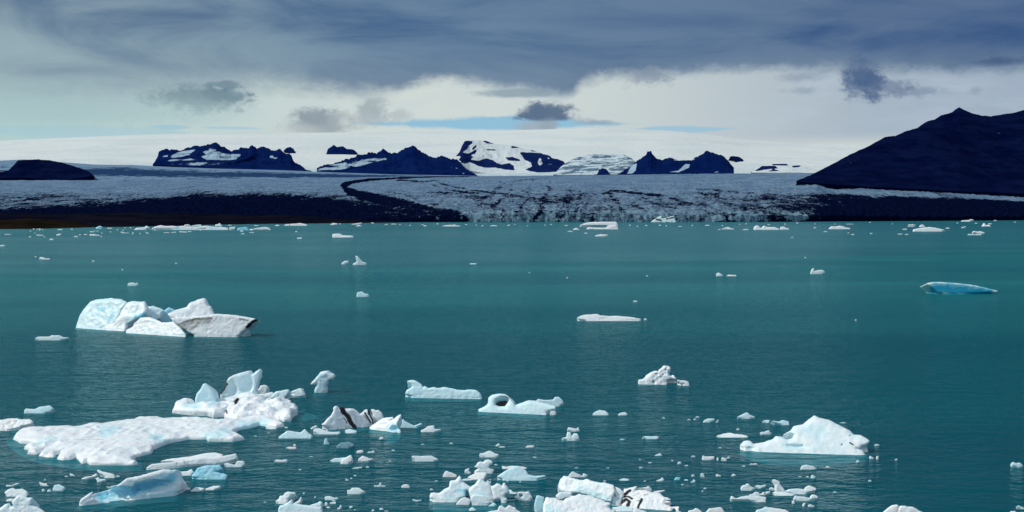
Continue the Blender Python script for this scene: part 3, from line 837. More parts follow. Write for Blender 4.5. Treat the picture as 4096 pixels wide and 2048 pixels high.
# ------------------------------------------------------------------ floating ice: signed distance shapes turned into meshes
def surface_nets(Fv, org, h):
    nx, ny, nz = Fv.shape
    ins = Fv < 0
    c = [ins[a:nx - 1 + a, b:ny - 1 + b, e:nz - 1 + e] for a in (0, 1) for b in (0, 1) for e in (0, 1)]
    anyi = c[0].copy(); alli = c[0].copy()
    for q in c[1:]:
        anyi |= q; alli &= q
    cell = anyi & ~alli
    ii, jj, kk = np.nonzero(cell)
    n = len(ii)
    if n < 4: return None, None
    idx = np.full(cell.shape, -1, dtype=np.int32)
    idx[ii, jj, kk] = np.arange(n)
    acc = np.zeros((n, 3)); cnt = np.zeros(n)
    cor = [(a, b, e) for a in (0, 1) for b in (0, 1) for e in (0, 1)]
    val = {q: Fv[ii + q[0], jj + q[1], kk + q[2]] for q in cor}
    for a in cor:
        for ax in range(3):
            if a[ax]: continue
            b = list(a); b[ax] = 1; b = tuple(b)
            va = val[a]; vb = val[b]
            m = (va < 0) != (vb < 0)
            t = np.where(m, va / np.where(m, va - vb, 1), 0)
            p = np.tile(np.array(a, dtype=float), (n, 1)); p[:, ax] = t
            acc[m] += p[m]; cnt[m] += 1
    V = acc / cnt[:, None] + np.stack([ii, jj, kk], 1)
    V = V * np.asarray(h) + np.asarray(org)
    faces = []
    for ax in range(3):
        sl0 = [slice(1, -1)] * 3; sl0[ax] = slice(0, -1)
        sl1 = [slice(1, -1)] * 3; sl1[ax] = slice(1, None)
        A = ins[tuple(sl0)]; B = ins[tuple(sl1)]
        e = A != B
        q = np.nonzero(e)
        p = [q[i] + (0 if i == ax else 1) for i in range(3)]
        o1, o2 = (ax + 1) % 3, (ax + 2) % 3
        def at(d1, d2):
            r = list(p); r[o1] = r[o1] - d1; r[o2] = r[o2] - d2
            return idx[r[0], r[1], r[2]]
        f = np.stack([at(1, 1), at(0, 1), at(0, 0), at(1, 0)], 1)
        fl = ~A[q]
        f[fl] = f[fl][:, ::-1]
        faces.append(f)
    f = np.concatenate(faces)
    f = f[(f >= 0).all(1)]
    return V, f


class Prim:
    """one lump of ice. kind F: an upright face traced in the photo, leaning back by `lean`, `thick` metres deep;
    kind S: a flat slab traced in plan with a top `hgt` metres above the water."""
    def __init__(s, fr, poly, kind='F', base=None, lean=0.45, thick=None, rnd=None, back=0.55, hgt=0.6, holes=(), rough=1.0, sink=None, zlow=None):
        s.sink = sink
        px = PX(fr, poly)
        s.kind = kind
        if kind == 'F' and lean <= 1.0: lean *= 0.75
        s.holes = []
        if base is None:
            vb = px[:, 1].max()
            bl = ((px[:, 0].min(), vb), (px[:, 0].max(), vb))
        elif isinstance(base, (int, float)):
            vb = base * FR[fr][2] + FR[fr][1]
            bl = ((px[:, 0].min(), vb), (px[:, 0].max(), vb))
        else:
            b = PX(fr, base); bl = (tuple(b[0]), tuple(b[1]))
        Dab = [EYE * F / (b[1] - HOR) for b in bl]
        Xab = [(b[0] - 2048) / F * d for b, d in zip(bl, Dab)]
        s.ya = (Dab[1] - Dab[0]) / (Xab[1] - Xab[0] + 1e-9)
        s.y0 = Dab[0] - s.ya * Xab[0]
        s.D = 0.5 * (Dab[0] + Dab[1])
        s.lean = lean; s.hgt = hgt; s.back = back; s.rough = rough
        def lift(px):
            du = (px[:, 0] - 2048) / F
            if kind == 'F':
                # (v-H)(yb + m z) = F (E - z),  yb = y0 + ya x,  x = du (yb + m z)
                z = np.zeros(len(px)); 
                for _ in range(6):
                    y = (s.y0 + lean * z) / np.maximum(1 - s.ya * du, 0.2)
                    yb = y - lean * z
                    z = (EYE * F - (px[:, 1] - HOR) * yb) / (F + (px[:, 1] - HOR) * lean)
                y = yb + lean * z
                return np.stack([du * y, z], 1)
            zz = 0.4 * hgt
            y = (EYE - zz) * F / (px[:, 1] - HOR)
            return np.stack([du * y, y], 1)
        s.lift = lift
        s.Q = lift(px)
        for hp in holes:
            s.holes.append(lift(PX(fr, hp)))
        if kind == 'F':
            H = s.Q[:, 1].max(); W = np.ptp(s.Q[:, 0])
            s.H = H
            s.thick = thick if thick is not None else 0.75 * min(W, 1.6 * H) + 0.2 * H
            s.rnd = rnd if rnd is not None else min(0.11 * min(W, H), 0.3 * s.thick)
            s.zlow = (0.10 * H) if zlow is None else zlow
            s.lo = np.array([s.Q[:, 0].min(), (s.y0 + s.ya * s.Q[:, 0]).min() - 0.3 * s.rnd, -0.75])
            s.hi = np.array([s.Q[:, 0].max(), (s.y0 + s.ya * s.Q[:, 0]).max() + lean * H + s.thick, H])
        else:
            s.H = hgt
            s.rnd = rnd if rnd is not None else hgt * 0.8
            s.lo = np.array([s.Q[:, 0].min(), s.Q[:, 1].min(), -0.75])
            s.hi = np.array([s.Q[:, 0].max(), s.Q[:, 1].max(), hgt * 1.35])

    def _table(s, h):
        lo = s.Q.min(0) - 4 * h - s.H * 0.4; hi = s.Q.max(0) + 4 * h + s.H * 0.4
        hh = h * 0.7
        n = np.minimum(np.ceil((hi - lo) / hh).astype(int) + 2, 700)
        hx = (hi - lo) / (n - 1)
        a = lo[0] + hx[0] * np.arange(n[0]); b = lo[1] + hx[1] * np.arange(n[1])
        X, Z = np.meshgrid(a, b, indexing='ij')
        pts = np.stack([X.ravel(), Z.ravel()], 1)
        d = poly_sdf(pts, s.Q)
        for hq in s.holes:
            d = np.maximum(d, -poly_sdf(pts, hq))
        return lo, hx, d.reshape(n)

    def _look(s, tab, x, z):
        lo, hx, d = tab
        fx = np.clip((x - lo[0]) / hx[0], 0, d.shape[0] - 1.001); fz = np.clip((z - lo[1]) / hx[1], 0, d.shape[1] - 1.001)
        i = fx.astype(np.int32); j = fz.astype(np.int32); fx = fx - i; fz = fz - j
        return (d[i, j] * (1 - fx) + d[i + 1, j] * fx) * (1 - fz) + (d[i, j + 1] * (1 - fx) + d[i + 1, j + 1] * fx) * fz

    def sdf(s, X, Y, Z, h, seed):
        tab = s._table(h)
        if s.kind == 'F':
            Zc = np.maximum(Z, s.zlow)
            w = Y - (s.y0 + s.ya * X) - s.lean * np.maximum(Z, -0.2 * s.H)
            d2 = s._look(tab, X, Zc + s.back * np.maximum(w - 1.3 * s.rnd, 0))
            under = np.maximum(-Z, 0)
            d2 = d2 - 0.35 * under                       # a foot spreads out under water
            w = w + 0.5 * under
            T = s.thick * 0.5
            q1 = d2 + s.rnd; q2 = np.abs(w - T) - T + s.rnd
            q2 = q2 / math.sqrt(1 + s.lean ** 2)
            d = np.minimum(np.maximum(q1, q2), 0) + np.hypot(np.maximum(q1, 0), np.maximum(q2, 0)) - s.rnd
            return d
        d2 = s._look(tab, X, Y) - 0.45 * np.maximum(-Z, 0)
        top = s.hgt * (0.55 + 0.45 * np.clip(-d2 / (s.rnd * 5), 0, 1)) + s.hgt * 0.30 * s.rough * (fbm(X / (s.hgt * 5), Y / (s.hgt * 7), 0 * X + seed, 3) + 0.7 * (0.5 - 2.2 * np.abs(fbm(X / (s.hgt * 1.7), Y / (s.hgt * 2.4), 0 * X + seed + 5, 2))))
        if s.sink is not None: top = -s.sink - 0.25 * np.clip(1 + d2 / 1.5, 0, 1) + 0.05 * (top - s.hgt)
        q1 = d2 + s.rnd; q2 = Z - top + s.rnd
        return np.minimum(np.maximum(q1, q2), 0) + np.hypot(np.maximum(q1, 0), np.maximum(q2, 0)) - s.rnd


N_TRI = [0]


def ice_mesh(name, prims, seed=0.0, noise=1.0, blue=0.20, blues=(), dirt=(), fr='Z', res=1.0, smooth=0.0, dirt_noise=1.0, base_dirt=0.0, dirt_edge=(1.3, 0.45), carve=()):
    D = min(p.D for p in prims)
    px1 = 4.0 * D / F                                    # one pixel of a 1024 wide picture, in metres
    H = max(p.H for p in prims)
    lo = np.min([p.lo for p in prims], 0); hi = np.max([p.hi for p in prims], 0)
    lo = lo - 0.05 * H; hi = hi + 0.10 * H
    lo[2] = -0.5 if any(p.sink is not None for p in prims) else (-min(0.5, 0.06 + 0.2 * H) if D < 900 else -2.0)
    ext = hi - lo
    h = px1 * (0.62 if D < 900 else 0.85) * res
    h = min(h, H / 4.5, max(ext[0], ext[1]) / 9)
    while np.prod(np.ceil(ext / h) + 4) > 1.5e6: h *= 1.06
    n = np.ceil(ext / h).astype(int) + 4
    org = lo - 1.5 * h
    ax = [org[i] + h * np.arange(n[i]) for i in range(3)]
    X, Y, Z = np.meshgrid(*ax, indexing='ij')
    X = X.astype(np.float32); Y = Y.astype(np.float32); Z = Z.astype(np.float32)
    Fv = None
    for i, p in enumerate(prims):
        d = p.sdf(X, Y, Z, h, seed + i * 3.7).astype(np.float32)
        if Fv is None: Fv = d
        else:
            k = 0.06 * H
            hh = np.clip(0.5 + 0.5 * (Fv - d) / k, 0, 1)
            Fv = d * hh + Fv * (1 - hh) - k * hh * (1 - hh)
    # scooped hollows: (u, v, half width, half height in frame pixels, depth in metres)
    for cu, cv, ru, rv, dep in carve:
        p = prims[0]
        c = p.lift(PX(fr, '%f,%f' % (cu, cv)))[0]
        k = FR[fr][2] * D / F
        yc = p.y0 + p.ya * c[0] + p.lean * c[1] - 0.25 * dep
        r = np.array([ru * k, dep, rv * k])
        e = np.sqrt(((X - c[0]) / r[0]) ** 2 + ((Y - yc) / r[1]) ** 2 + ((Z - c[1]) / r[2]) ** 2)
        cd = -(e - 1) * min(r)
        kk = 0.05 * H
        hh = np.clip(0.5 - 0.5 * (Fv - cd) / kk, 0, 1)
        Fv = (Fv * (1 - hh) + cd * hh + kk * hh * (1 - hh)).astype(np.float32)
    # melt hollows, cracks and broken edges
    L = max(0.42 * H, 5 * px1 * 0.5)
    q = fbm(X / L + seed, Y / L, Z / (L * 0.8), 3, 0.55)
    amp = noise * min(0.046 * H, 1.5)
    Fv = Fv + amp * (np.abs(q) * 2.2 - 0.56)
    if n.prod() > 4000:
        q2 = fbm(X / (L * 0.42) + 3, Y / (L * 0.42) + seed, Z / (L * 0.62), 2, 0.5)
        Fv = Fv + amp * 0.30 * (np.abs(q2) * 2.2 - 0.55)
        Fv = Fv + amp * 0.12 * fbm(X / (L * 0.2), Y / (L * 0.2), Z / (L * 0.13) + seed, 2, 0.6)
    Fv[:2] = 1; Fv[-2:] = 1; Fv[:, :2] = 1; Fv[:, -2:] = 1; Fv[:, :, :2] = 1; Fv[:, :, -2:] = 1
    V, f = surface_nets(Fv.astype(np.float64), org, (h, h, h))
    if V is None: return None
    pp = proj(V)
    b = np.full(len(V), blue, dtype=np.float64)
    for s_, w, k in blues:
        dd, _ = seg_dist(pp, PX(fr, s_)) if len(s_.split()) > 1 else (np.hypot(*(pp - PX(fr, s_)[0]).T), 0)
        dd = dd / (w * FR[fr][2]) + 0.8 * fbm(pp[:, 0] / (w * FR[fr][2] * 0.7), pp[:, 1] / (w * FR[fr][2] * 0.3), 0 * dd + seed, 4, 0.6)
        b = np.maximum(b, k * sstep(1.5, 0.1, dd))
    dr = np.full(len(V), base_dirt, dtype=np.float64)
    if dirt:
        for s_, w, k in dirt:
            pl = PX(fr, s_)
            dd = seg_dist(pp, pl)[0] if len(pl) > 1 else np.hypot(*(pp - pl[0]).T)
            dd = dd / (w * FR[fr][2] * 0.5)
            dd = dd + dirt_noise * 0.55 * fbm(pp[:, 0] / (w * FR[fr][2] * 0.9), pp[:, 1] / (w * FR[fr][2] * 0.5), 0 * dd + seed, 3)
            dr = np.maximum(dr, k * sstep(dirt_edge[0], dirt_edge[1], dd))
    N_TRI[0] += 2 * len(f)
    me = mesh_from(name, V, f, ICE, True, {'blue': b, 'dirt': dr})
    return me


def ice_material():
    m, g = new_mat('glacier_berg_ice')
    p = g.pos()
    x, y, z = g.xyz(p)
    bl = g.attr('blue').outputs['Fac']
    dr = g.attr('dirt').outputs['Fac']
    n1 = g.noise(p, 0.7, 5, 0.6, 0.4)
    n2 = g.noise(p, 3.5, 4, 0.65)
    n3 = g.noise(g.vec(g.mul(x, 0.5), g.mul(y, 0.5), g.mul(z, 2.2)), 1.0, 4, 0.6, 0.8)
    n5 = g.noise(p, 0.28, 5, 0.62, 0.8)
    b = g.add(bl, g.add(g.mul(g.sub(n1, 0.5), 0.40), g.mul(g.sub(n5, 0.5), 0.35)))
    col = g.mix(g.step(b, 0.0, 0.5), (0.905, 0.935, 0.945), (0.66, 0.88, 0.925))
    col = g.mix(g.step(b, 0.4, 0.95), col, (0.25, 0.66, 0.82))
    col = g.mix(g.step(b, 0.95, 1.35), col, (0.02, 0.47, 0.70))
    col = g.mix(g.mul(g.step(n3, 0.55, 0.75), g.mul(dr, 0.0)), col, (0.3, 0.3, 0.3))
    col = g.mix(g.mul(g.step(n5, 0.50, 0.68), g.step(bl, 0.7, 0.2, 0.0, 0.38)), col, (0.66, 0.72, 0.745))
    dd = g.add(dr, g.mul(g.sub(n2, 0.5), g.mul(g.m('MINIMUM', dr, 0.5), 1.1)))
    col = g.mix(g.step(dd, 0.05, 0.55, 0.0, 0.62), col, (0.30, 0.29, 0.265))
    col = g.mix(g.step(dd, 0.50, 0.88), col, (0.012, 0.012, 0.013))
    n4 = g.noise(g.vec(g.mul(x, 1.3), g.mul(y, 1.3), g.mul(z, 3.2)), 1.0, 4, 0.6, 0.6)
    hgt = g.add(g.mul(n1, 0.4), g.mad(n4, 0.28, g.mul(n2, 0.10)))
    nrm = g.bump(hgt, 0.34, 0.4)
    pb = principled(g, col, 0.42, nrm, 0.35)
    pb.inputs['Subsurface Weight'].default_value = 0.22
    pb.inputs['Subsurface Radius'].default_value = (0.30, 1.0, 1.3)
    pb.inputs['Subsurface Scale'].default_value = 0.8
    finish(g, pb.outputs[0])
    return m


ICE = ice_material()


def thing_of(name, label, cat, group, me=None, at=None):
    o = bpy.data.objects.new(name, me)
    COL.objects.link(o)
    return tag(o, label, cat, group)


def recentre(me):
    """put the mesh origin at its foot; returns the offset"""
    n = len(me.vertices)
    a = np.empty(n * 3, dtype=np.float32)
    me.vertices.foreach_get('co', a)
    a = a.reshape(-1, 3)
    c = np.array([(a[:, 0].min() + a[:, 0].max()) / 2, (a[:, 1].min() + a[:, 1].max()) / 2, 0.0], dtype=np.float32)
    a -= c
    me.vertices.foreach_set('co', a.ravel())
    me.update()
    return tuple(float(q) for q in c)


SEED = [0.0]


def berg(name, label, fr, parts, cat=None, group=None, **kw):
    """parts: one (poly, options) -> a single mesh; several (part name, poly, options) -> an Empty with a child mesh each"""
    SEED[0] += 1.37
    cat = cat or name.replace('_', ' ')
    if isinstance(parts, str): parts = [(None, parts, {})]
    parts = [(None,) + tuple(q) if len(q) == 2 else tuple(q) for q in parts]
    named = [q for q in parts if q[0]]
    def mk(pname, polys, o):
        o = dict(o)
        mesh_kw = {k: o.pop(k) for k in list(o) if k in ('noise', 'blue', 'blues', 'dirt', 'res', 'dirt_noise', 'base_dirt', 'dirt_edge', 'carve')}
        for k, v in kw.items():
            if k in ('noise', 'blue', 'blues', 'dirt', 'res', 'dirt_noise', 'base_dirt', 'dirt_edge', 'carve'): mesh_kw.setdefault(k, v)
        prim_kw = {k: v for k, v in kw.items() if k not in mesh_kw and k not in ('noise', 'blue', 'blues', 'dirt', 'res', 'dirt_noise', 'base_dirt', 'dirt_edge', 'carve')}
        prims = []
        for poly in (polys if isinstance(polys, (list, tuple)) else [polys]):
            pk = dict(prim_kw); pk.update(o)
            if isinstance(poly, tuple):
                pk.update(poly[1]); poly = poly[0]
            prims.append(Prim(fr, poly, **pk))
        SEED[0] += 0.61
        return ice_mesh(pname, prims, SEED[0], fr=fr, **mesh_kw)
    if not named:
        me = mk(name, [q[1] if not q[2] else (q[1], q[2]) for q in parts], {})
        if me is None: return None
        c = recentre(me)
        t = thing_of(name, label, cat, group, me)
        t.location = c
        return t
    made = [(q[0], mk(*q)) for q in parts]
    cs = [(n_, me, recentre(me)) for n_, me in made if me]
    t = thing_of(name, label, cat, group)
    c0 = cs[0][2]
    t.location = c0
    for n_, me, c in cs:
        o = link(n_, me, t)
        o.location = (c[0] - c0[0], c[1] - c0[1], c[2] - c0[2])
    return t


def blob_poly(cx, vb, w, h, r, kind):
    """outline of a small piece seen from the front, photo pixels of its frame; vb is its waterline"""
    n = 11
    pts = [(-0.5, 0.0)]
    if kind == 'low': prof = lambda s: 0.55 + 0.45 * math.sin(math.pi * s) + 0.25 * (r.random() - 0.5)
    elif kind == 'peak':
        k = r.uniform(0.3, 0.7)
        prof = lambda s: max(0.2, 1 - abs(s - k) / max(k, 1 - k) * 0.95) + 0.2 * (r.random() - 0.5)
    elif kind == 'twin':
        k = r.uniform(0.2, 0.35); k2 = r.uniform(0.65, 0.85); a2 = r.uniform(0.5, 0.9)
        prof = lambda s: max(0.25, 1 - abs(s - k) * 4.5, a2 - abs(s - k2) * 4.0) + 0.12 * (r.random() - 0.5)
    else: prof = lambda s: math.sin(math.pi * min(max(s, 0.04), 0.96)) ** 0.55 + 0.22 * (r.random() - 0.5)
    for i in range(n):
        s = (i + 0.5) / n
        pts.append((s - 0.5, prof(s)))
    pts.append((0.5, 0.0))
    pts.append((0.25, -0.12)); pts.append((-0.25, -0.12))
    return ' '.join('%.2f,%.2f' % (cx + a * w, vb - b * h) for a, b in pts)

# ------------------------------------------------------------------ the icebergs, traced one by one
# the long dirty berg in the middle distance on the left
berg('iceberg', 'largest iceberg with a pale blue dome and a dirt streaked tilted slab', 'E', [
    ('ice_dome', '0,440 20,370 60,270 110,190 190,100 280,65 420,55 490,42 530,55 610,65 680,100 690,130 640,200 600,300 560,380 480,440 330,470 150,462', dict(base='0,445 500,480', lean=.75, blue=.42, blues=(('330,200 400,170', 60, .75), ('470,330 520,250 560,230', 50, .75), ('370,280', 40, .7)), dirt=(('420,400 330,450 460,380', 26, .35), ('600,190 620,180', 20, .4)))),
    ('ice_ridge', '330,470 420,420 500,370 580,290 640,170 700,100 760,90 930,92 950,130 975,190 960,260 880,310 820,330 700,400 690,480 600,487', dict(base='330,474 690,490', lean=.75, blue=.22, blues=(('830,290 930,260', 55, .85), ('700,350 760,300', 30, .6)), dirt=(('520,420 620,350 720,330', 26, .42), ('600,210 620,170', 16, .35), ('560,470 700,400', 14, .35)))),
    ('ice_block', '960,160 1010,160 1060,150 1110,165 1200,215 1170,260 1150,330 1080,340 960,330', dict(base=470, lean=.5, blue=.4)),
    ('ice_apron', '670,510 700,470 780,430 800,380 880,310 1000,300 1080,330 1170,370 1290,370 1330,360 1420,440 1500,545 1330,552 1150,552 900,545 700,530', dict(base='670,512 1300,555', lean=.75, thick=5, blue=.18, base_dirt=.09, dirt=(('790,400 860,380 960,360 1000,350', 34, .42), ('840,490 940,470', 18, .4), ('760,420 820,340', 24, .4)))),
    ('blue_block', '1155,280 1200,220 1265,170 1340,200 1330,340 1240,375 1180,365', dict(base=455, lean=.3, thick=2.6, blue=.75, zlow=3.0)),
    ('ice_peak', '1250,260 1330,210 1450,180 1500,165 1560,100 1650,65 1720,45 1760,55 1800,150 1830,160 1870,260 1860,330 1500,360 1300,330', dict(base=500, lean=1.0, thick=4, blue=.14, base_dirt=.12, dirt=(('1540,110 1640,75', 20, .32), ('1660,200 1560,250 1480,300', 12, .4), ('1300,240 1480,200', 10, .35), ('1740,140 1760,260', 14, .3)))),
    ('tilted_slab', '1370,395 1620,560 1700,566 2000,572 2200,568 2330,450 2465,335 2380,310 2180,280 1980,262 1850,260 1700,285 1450,300 1290,320 1320,360', dict(base='1500,560 2300,572', lean=.42, thick=5.0, back=.2, zlow=.25, rnd=.5, blue=.10, base_dirt=.15, dirt=(('1400,405 1500,362 1620,328 1750,322 1850,320', 44, .70), ('1440,430 1560,380 1700,350 1800,340', 100, .56), ('1500,470 1620,420', 70, .5), ('1560,470 1650,420', 40, .38), ('2465,335 2400,365 2340,430', 56, .95), ('2230,322 2340,345', 26, .70), ('1300,330 1450,315', 12, .42), ('2050,330 2160,310', 16, .4), ('2150,420 2280,380', 14, .38), ('1560,270 2300,290', 7, .36)))),
    ('low_knob', '2200,566 2270,500 2330,455 2360,490 2350,520 2300,550', dict(base=562, lean=.5, blue=.3)),
], noise=.55)
berg('ice_floe', 'lone low white floe in front and left of the largest iceberg', 'O', '86,852 95,847 125,847 128,843 150,844 158,848 174,849 165,853 140,856 100,856', blue=.3)

# the big flat floe and the rubble berg behind it
berg('ice_floe', 'biggest flat snowy floe with a fingered front edge at the left', 'A', [
    ('105,690 140,640 200,620 450,615 590,610 720,590 1010,560 1100,540 1240,530 1350,540 1580,540 1740,555 1850,548 2000,532 2230,530 2230,575 2255,590 2190,600 2060,580 1990,600 1900,615 1850,640 1940,690 1850,708 1650,705 1640,690 1500,690 1340,720 1220,770 1200,800 1080,830 1050,860 1097,885 1060,893 800,893 715,890 690,872 650,882 620,850 600,830 560,850 500,853 450,845 480,800 440,810 430,830 380,830 305,820 350,780 320,790 290,808 215,805 240,780 190,765 290,740 270,735 220,725 160,720 130,700', dict(kind='S', hgt=.85, rnd=.45, rough=1.0))],
    # a ledge of the same floe just under the surface
    blue=.10, noise=1.15, blues=(('820,650 900,630', 50, .5), ('1200,690 1290,700', 40, .5), ('1640,690 1800,640', 50, .45), ('1900,600 2100,580', 40, .55), ('300,730 430,700', 30, .35)), dirt=(('520,715 620,708 820,710', 6, .4), ('1490,590 1560,570', 5, .3)))
berg('sunken_ice', 'pale ledge of ice under the water along the fingers of the big flat floe', 'A', [('60,690 130,640 300,700 500,780 700,840 900,860 1110,860 1120,915 800,925 600,905 420,875 280,850 170,800 90,740', dict(kind='S', hgt=.3, sink=.06, rnd=.15))], blue=.5, noise=.3, cat='sunken ice')
berg('sunken_ice', 'pale ledge of ice under the water right of the rubble iceberg', 'P', [('2250,760 2400,750 2560,790 2700,830 2650,880 2450,930 2250,930 2150,900', dict(kind='S', hgt=.3, sink=.05, rnd=.15))], blue=.4, noise=.3, cat='sunken ice')
berg('sunken_ice', 'teal ledge of ice under the water below the winged iceberg', 'W', [('1740,680 1960,700 2040,740 2000,800 1930,870 1750,850 1700,760', dict(kind='S', hgt=.3, sink=.05, rnd=.15))], blue=.9, noise=.3, cat='sunken ice')
berg('sunken_ice', 'pale ledge of ice under the water in front of the bottom middle heap', 'S', [('280,1060 700,1070 1050,1120 1450,1110 1800,1080 1830,1180 1500,1260 1000,1280 500,1230 320,1150', dict(kind='S', hgt=.3, sink=.06, rnd=.15))], blue=.7, noise=.3, cat='sunken ice')
berg('sunken_ice', 'pale ledge of ice under the water below the peaked iceberg', 'U', [('230,580 420,640 640,700 1000,720 1500,722 2100,700 2200,730 1700,790 1100,800 600,760 340,680', dict(kind='S', hgt=.3, sink=.05, rnd=.15))], blue=.5, noise=.3, cat='sunken ice')
berg('iceberg', 'rubble iceberg with a pointed block and a dirt edged fin, behind the big flat floe', 'P', [
    ('low_shelf', '40,770 110,680 230,640 440,635 520,700 690,705 870,615 960,610 1080,560 1380,500 1500,490 1700,520 1760,600 1750,650 1640,740 1250,760 1010,840 800,860 700,830 440,820 160,790', dict(kind='S', hgt=1.3, rnd=.5, rough=1.6, blue=.10, blues=(('300,700 480,720', 80, .45), ('720,680 860,630', 40, .55)), dirt=(('1245,585 1205,640 1215,735', 60, .95), ('1300,520 1180,570', 16, .3)))),
    ('ice_rubble', '1000,860 1040,750 1640,740 1760,650 1860,600 1940,640 2100,635 2250,690 2250,740 2350,750 2340,790 2260,830 2220,910 2080,915 2040,900 1900,900 1500,900 1200,920 1100,890', dict(kind='S', hgt=1.7, rnd=.6, rough=2.0, blue=.06, noise=1.4, dirt=(('1030,780 1050,840', 40, .85), ('1560,740 1640,700', 18, .42), ('1990,740 2050,700', 16, .4), ('2140,770 2220,690', 16, .4)))),
    ('pointed_block', '450,650 460,560 480,490 560,390 600,310 640,300 680,325 760,390 800,460 820,570 810,640 750,700 530,735 500,700', dict(base=735, lean=.22, thick=3.4, back=.3, blue=.48, noise=.5)),
    ('ice_fin', '915,560 930,480 970,400 1040,250 1070,205 1150,155 1270,120 1370,90 1450,75 1500,145 1560,90 1640,40 1655,80 1640,190 1600,260 1565,370 1560,420 1600,500 1400,560 1200,580 1000,590', dict(base=580, lean=.16, thick=2.4, back=.1, blue=.34, noise=.7, rnd=.4, base_dirt=.05, carve=((1400,330,150,160,1.0),(1150,420,100,130,.8)), dirt=(('945,480 1000,370 1040,300', 60, .86), ('1010,330 1100,230 1160,180', 44, .42), ('1100,190 1300,120 1460,80', 22, .3)))),
    ('ice_knob', '1520,490 1570,420 1640,390 1660,340 1720,320 1795,345 1790,380 1770,490 1650,510', dict(base=520, lean=.3, blue=.1)),
    ('ice_wing', '1600,500 1750,480 1890,450 1900,490 1890,550 1760,590 1700,550', dict(base=590, lean=.5, blue=.15, dirt=(('1750,560 1880,510', 50, .38),))),
])
berg('iceberg', 'low notched iceberg lying just right of the rubble berg with the fin', 'P', [('1900,480 1960,440 2070,425 2180,400 2195,430 2170,490 2120,545 2100,600 1900,600 1830,575', dict(lean=.5, base=603))], blue=.3, cat='iceberg')
berg('iceberg', 'small forked iceberg at the right end of the row by the rubble berg', 'P', [('2140,555 2180,510 2290,480 2215,455 2300,410 2400,380 2450,400 2470,460 2485,515 2400,535 2200,562', dict(lean=.5))], blue=.25, dirt=(('2400,385 2440,410', 26, .5), ('2270,470 2320,465', 16, .5)))
berg('ice_fragment', 'thin pale sliver under the right end of the big flat floe', 'P', [('1750,1070 1800,1065 1930,1100 1965,1130 1930,1137 1780,1110', dict(lean=1.5, base=1135))], blue=.3)

# mushroom, striped berg and what floats round it
berg('iceberg', 'mushroom shaped iceberg on a narrow stem, upper middle left', 'B', [('272,277 330,215 355,180 410,172 440,190 460,198 473,215 460,240 425,243 405,290 413,335 300,342 315,310 330,275', dict(base=338, lean=.1, thick=1.7, back=.0, zlow=.35, rnd=.45))], blue=.3, noise=.6, blues=(('330,330 380,260', 60, .5),))
berg('iceberg', 'white iceberg crossed by black ash stripes', 'W', [
    ('striped_body', '245,560 340,480 400,410 470,340 510,260 525,220 505,190 560,150 605,148 640,220 660,170 720,170 790,205 870,205 940,195 1000,220 1060,260 1110,310 1190,265 1225,230 1290,230 1330,230 1345,320 1400,400 1420,500 1400,530 1240,580 1060,620 960,650 850,655 660,665 640,690 540,690 510,640 400,610', dict(base='400,672 1400,590', lean=.5, thick=4.2, back=.45, blue=.06, noise=.75, dirt_noise=.8, dirt_edge=(1.12, .8), dirt=(
        ('700,170 760,265 850,370 900,480 960,570 1010,620', 98, 1.0), ('655,190 740,310 820,400', 17, .95), ('750,390 800,460 830,530', 20, .9), ('690,260 740,330', 22, .85), ('1225,285 1290,400 1360,510', 40, 1.0), ('1310,230 1330,310', 52, 1.0), ('1340,325 1400,450 1412,520', 34, 1.0), ('1210,350 1290,470', 14, .8), ('800,590 830,630', 16, .7), ('860,590 900,630', 12, .7), ('1000,330 1050,520', 30, .3), ('1120,360 1180,520', 30, .28), ('430,470', 16, .5)))),
    ('ice_knob', '1360,222 1410,210 1480,240 1530,228 1600,290 1640,380 1650,430 1600,495 1460,500 1430,440 1395,388 1420,300', dict(base=508, lean=.3, blue=.12, noise=.8, base_dirt=.14)),
])
berg('iceberg', 'white winged iceberg pointing up to the right, beside the striped one', 'W', [('1305,640 1400,560 1560,460 1650,405 1860,390 1850,420 1780,470 1880,420 1980,350 2030,325 2040,370 2000,450 1960,530 1965,620 2030,700 2040,735 1900,745 1800,710 1700,670 1480,660', dict(base='1350,655 2000,735', lean=.9, thick=2.6))], blue=.16, noise=.55, carve=((1880,640,110,70,1.0),), blues=(('1780,640 1900,600 1950,680', 90, .72),), dirt=(('1660,490 1700,488', 20, .5), ('1720,460 1850,400', 18, .28)))
berg('iceberg', 'pale fin shaped iceberg with a trailing tail, right of the winged one', 'W', [('1960,580 2050,470 2090,425 2110,470 2230,530 2330,575 2480,520 2530,548 2420,595 2330,615 2200,618 2000,618', dict(lean=.5))], blue=.5, noise=.5)
berg('ice_floe', 'curved white floe in front of the striped iceberg', 'W', [('60,700 110,640 200,635 300,670 400,710 540,720 670,705 678,745 580,775 320,780 160,750', dict(lean=.9, base=770))], blue=.3)
berg('ice_fragment', 'wedge of white ice at the left tip of the striped iceberg', 'W', '0,645 60,600 130,565 180,600 100,640 20,652')
berg('ice_fragment', 'little white block between the curved floe and the striped iceberg', 'W', '340,672 375,645 425,690 400,700 360,695')
berg('ice_floe', 'pale floe under the black stripes of the striped iceberg', 'W', [('770,680 880,645 1050,690 1045,725 900,745 830,725', dict(lean=1.2))], blue=.35)
berg('ice_floe', 'half sunken pale floe left of the curved floe by the striped iceberg', 'B', [('25,690 60,665 100,640 200,655 235,628 260,655 295,680 285,700 170,695 60,700', dict(lean=.8))], blue=.48)
berg('ice_fragment', 'ghostly pale upright wedge below the striped iceberg', 'W', [('300,990 330,880 370,840 390,930 440,990', dict(lean=.3))], blue=.6)
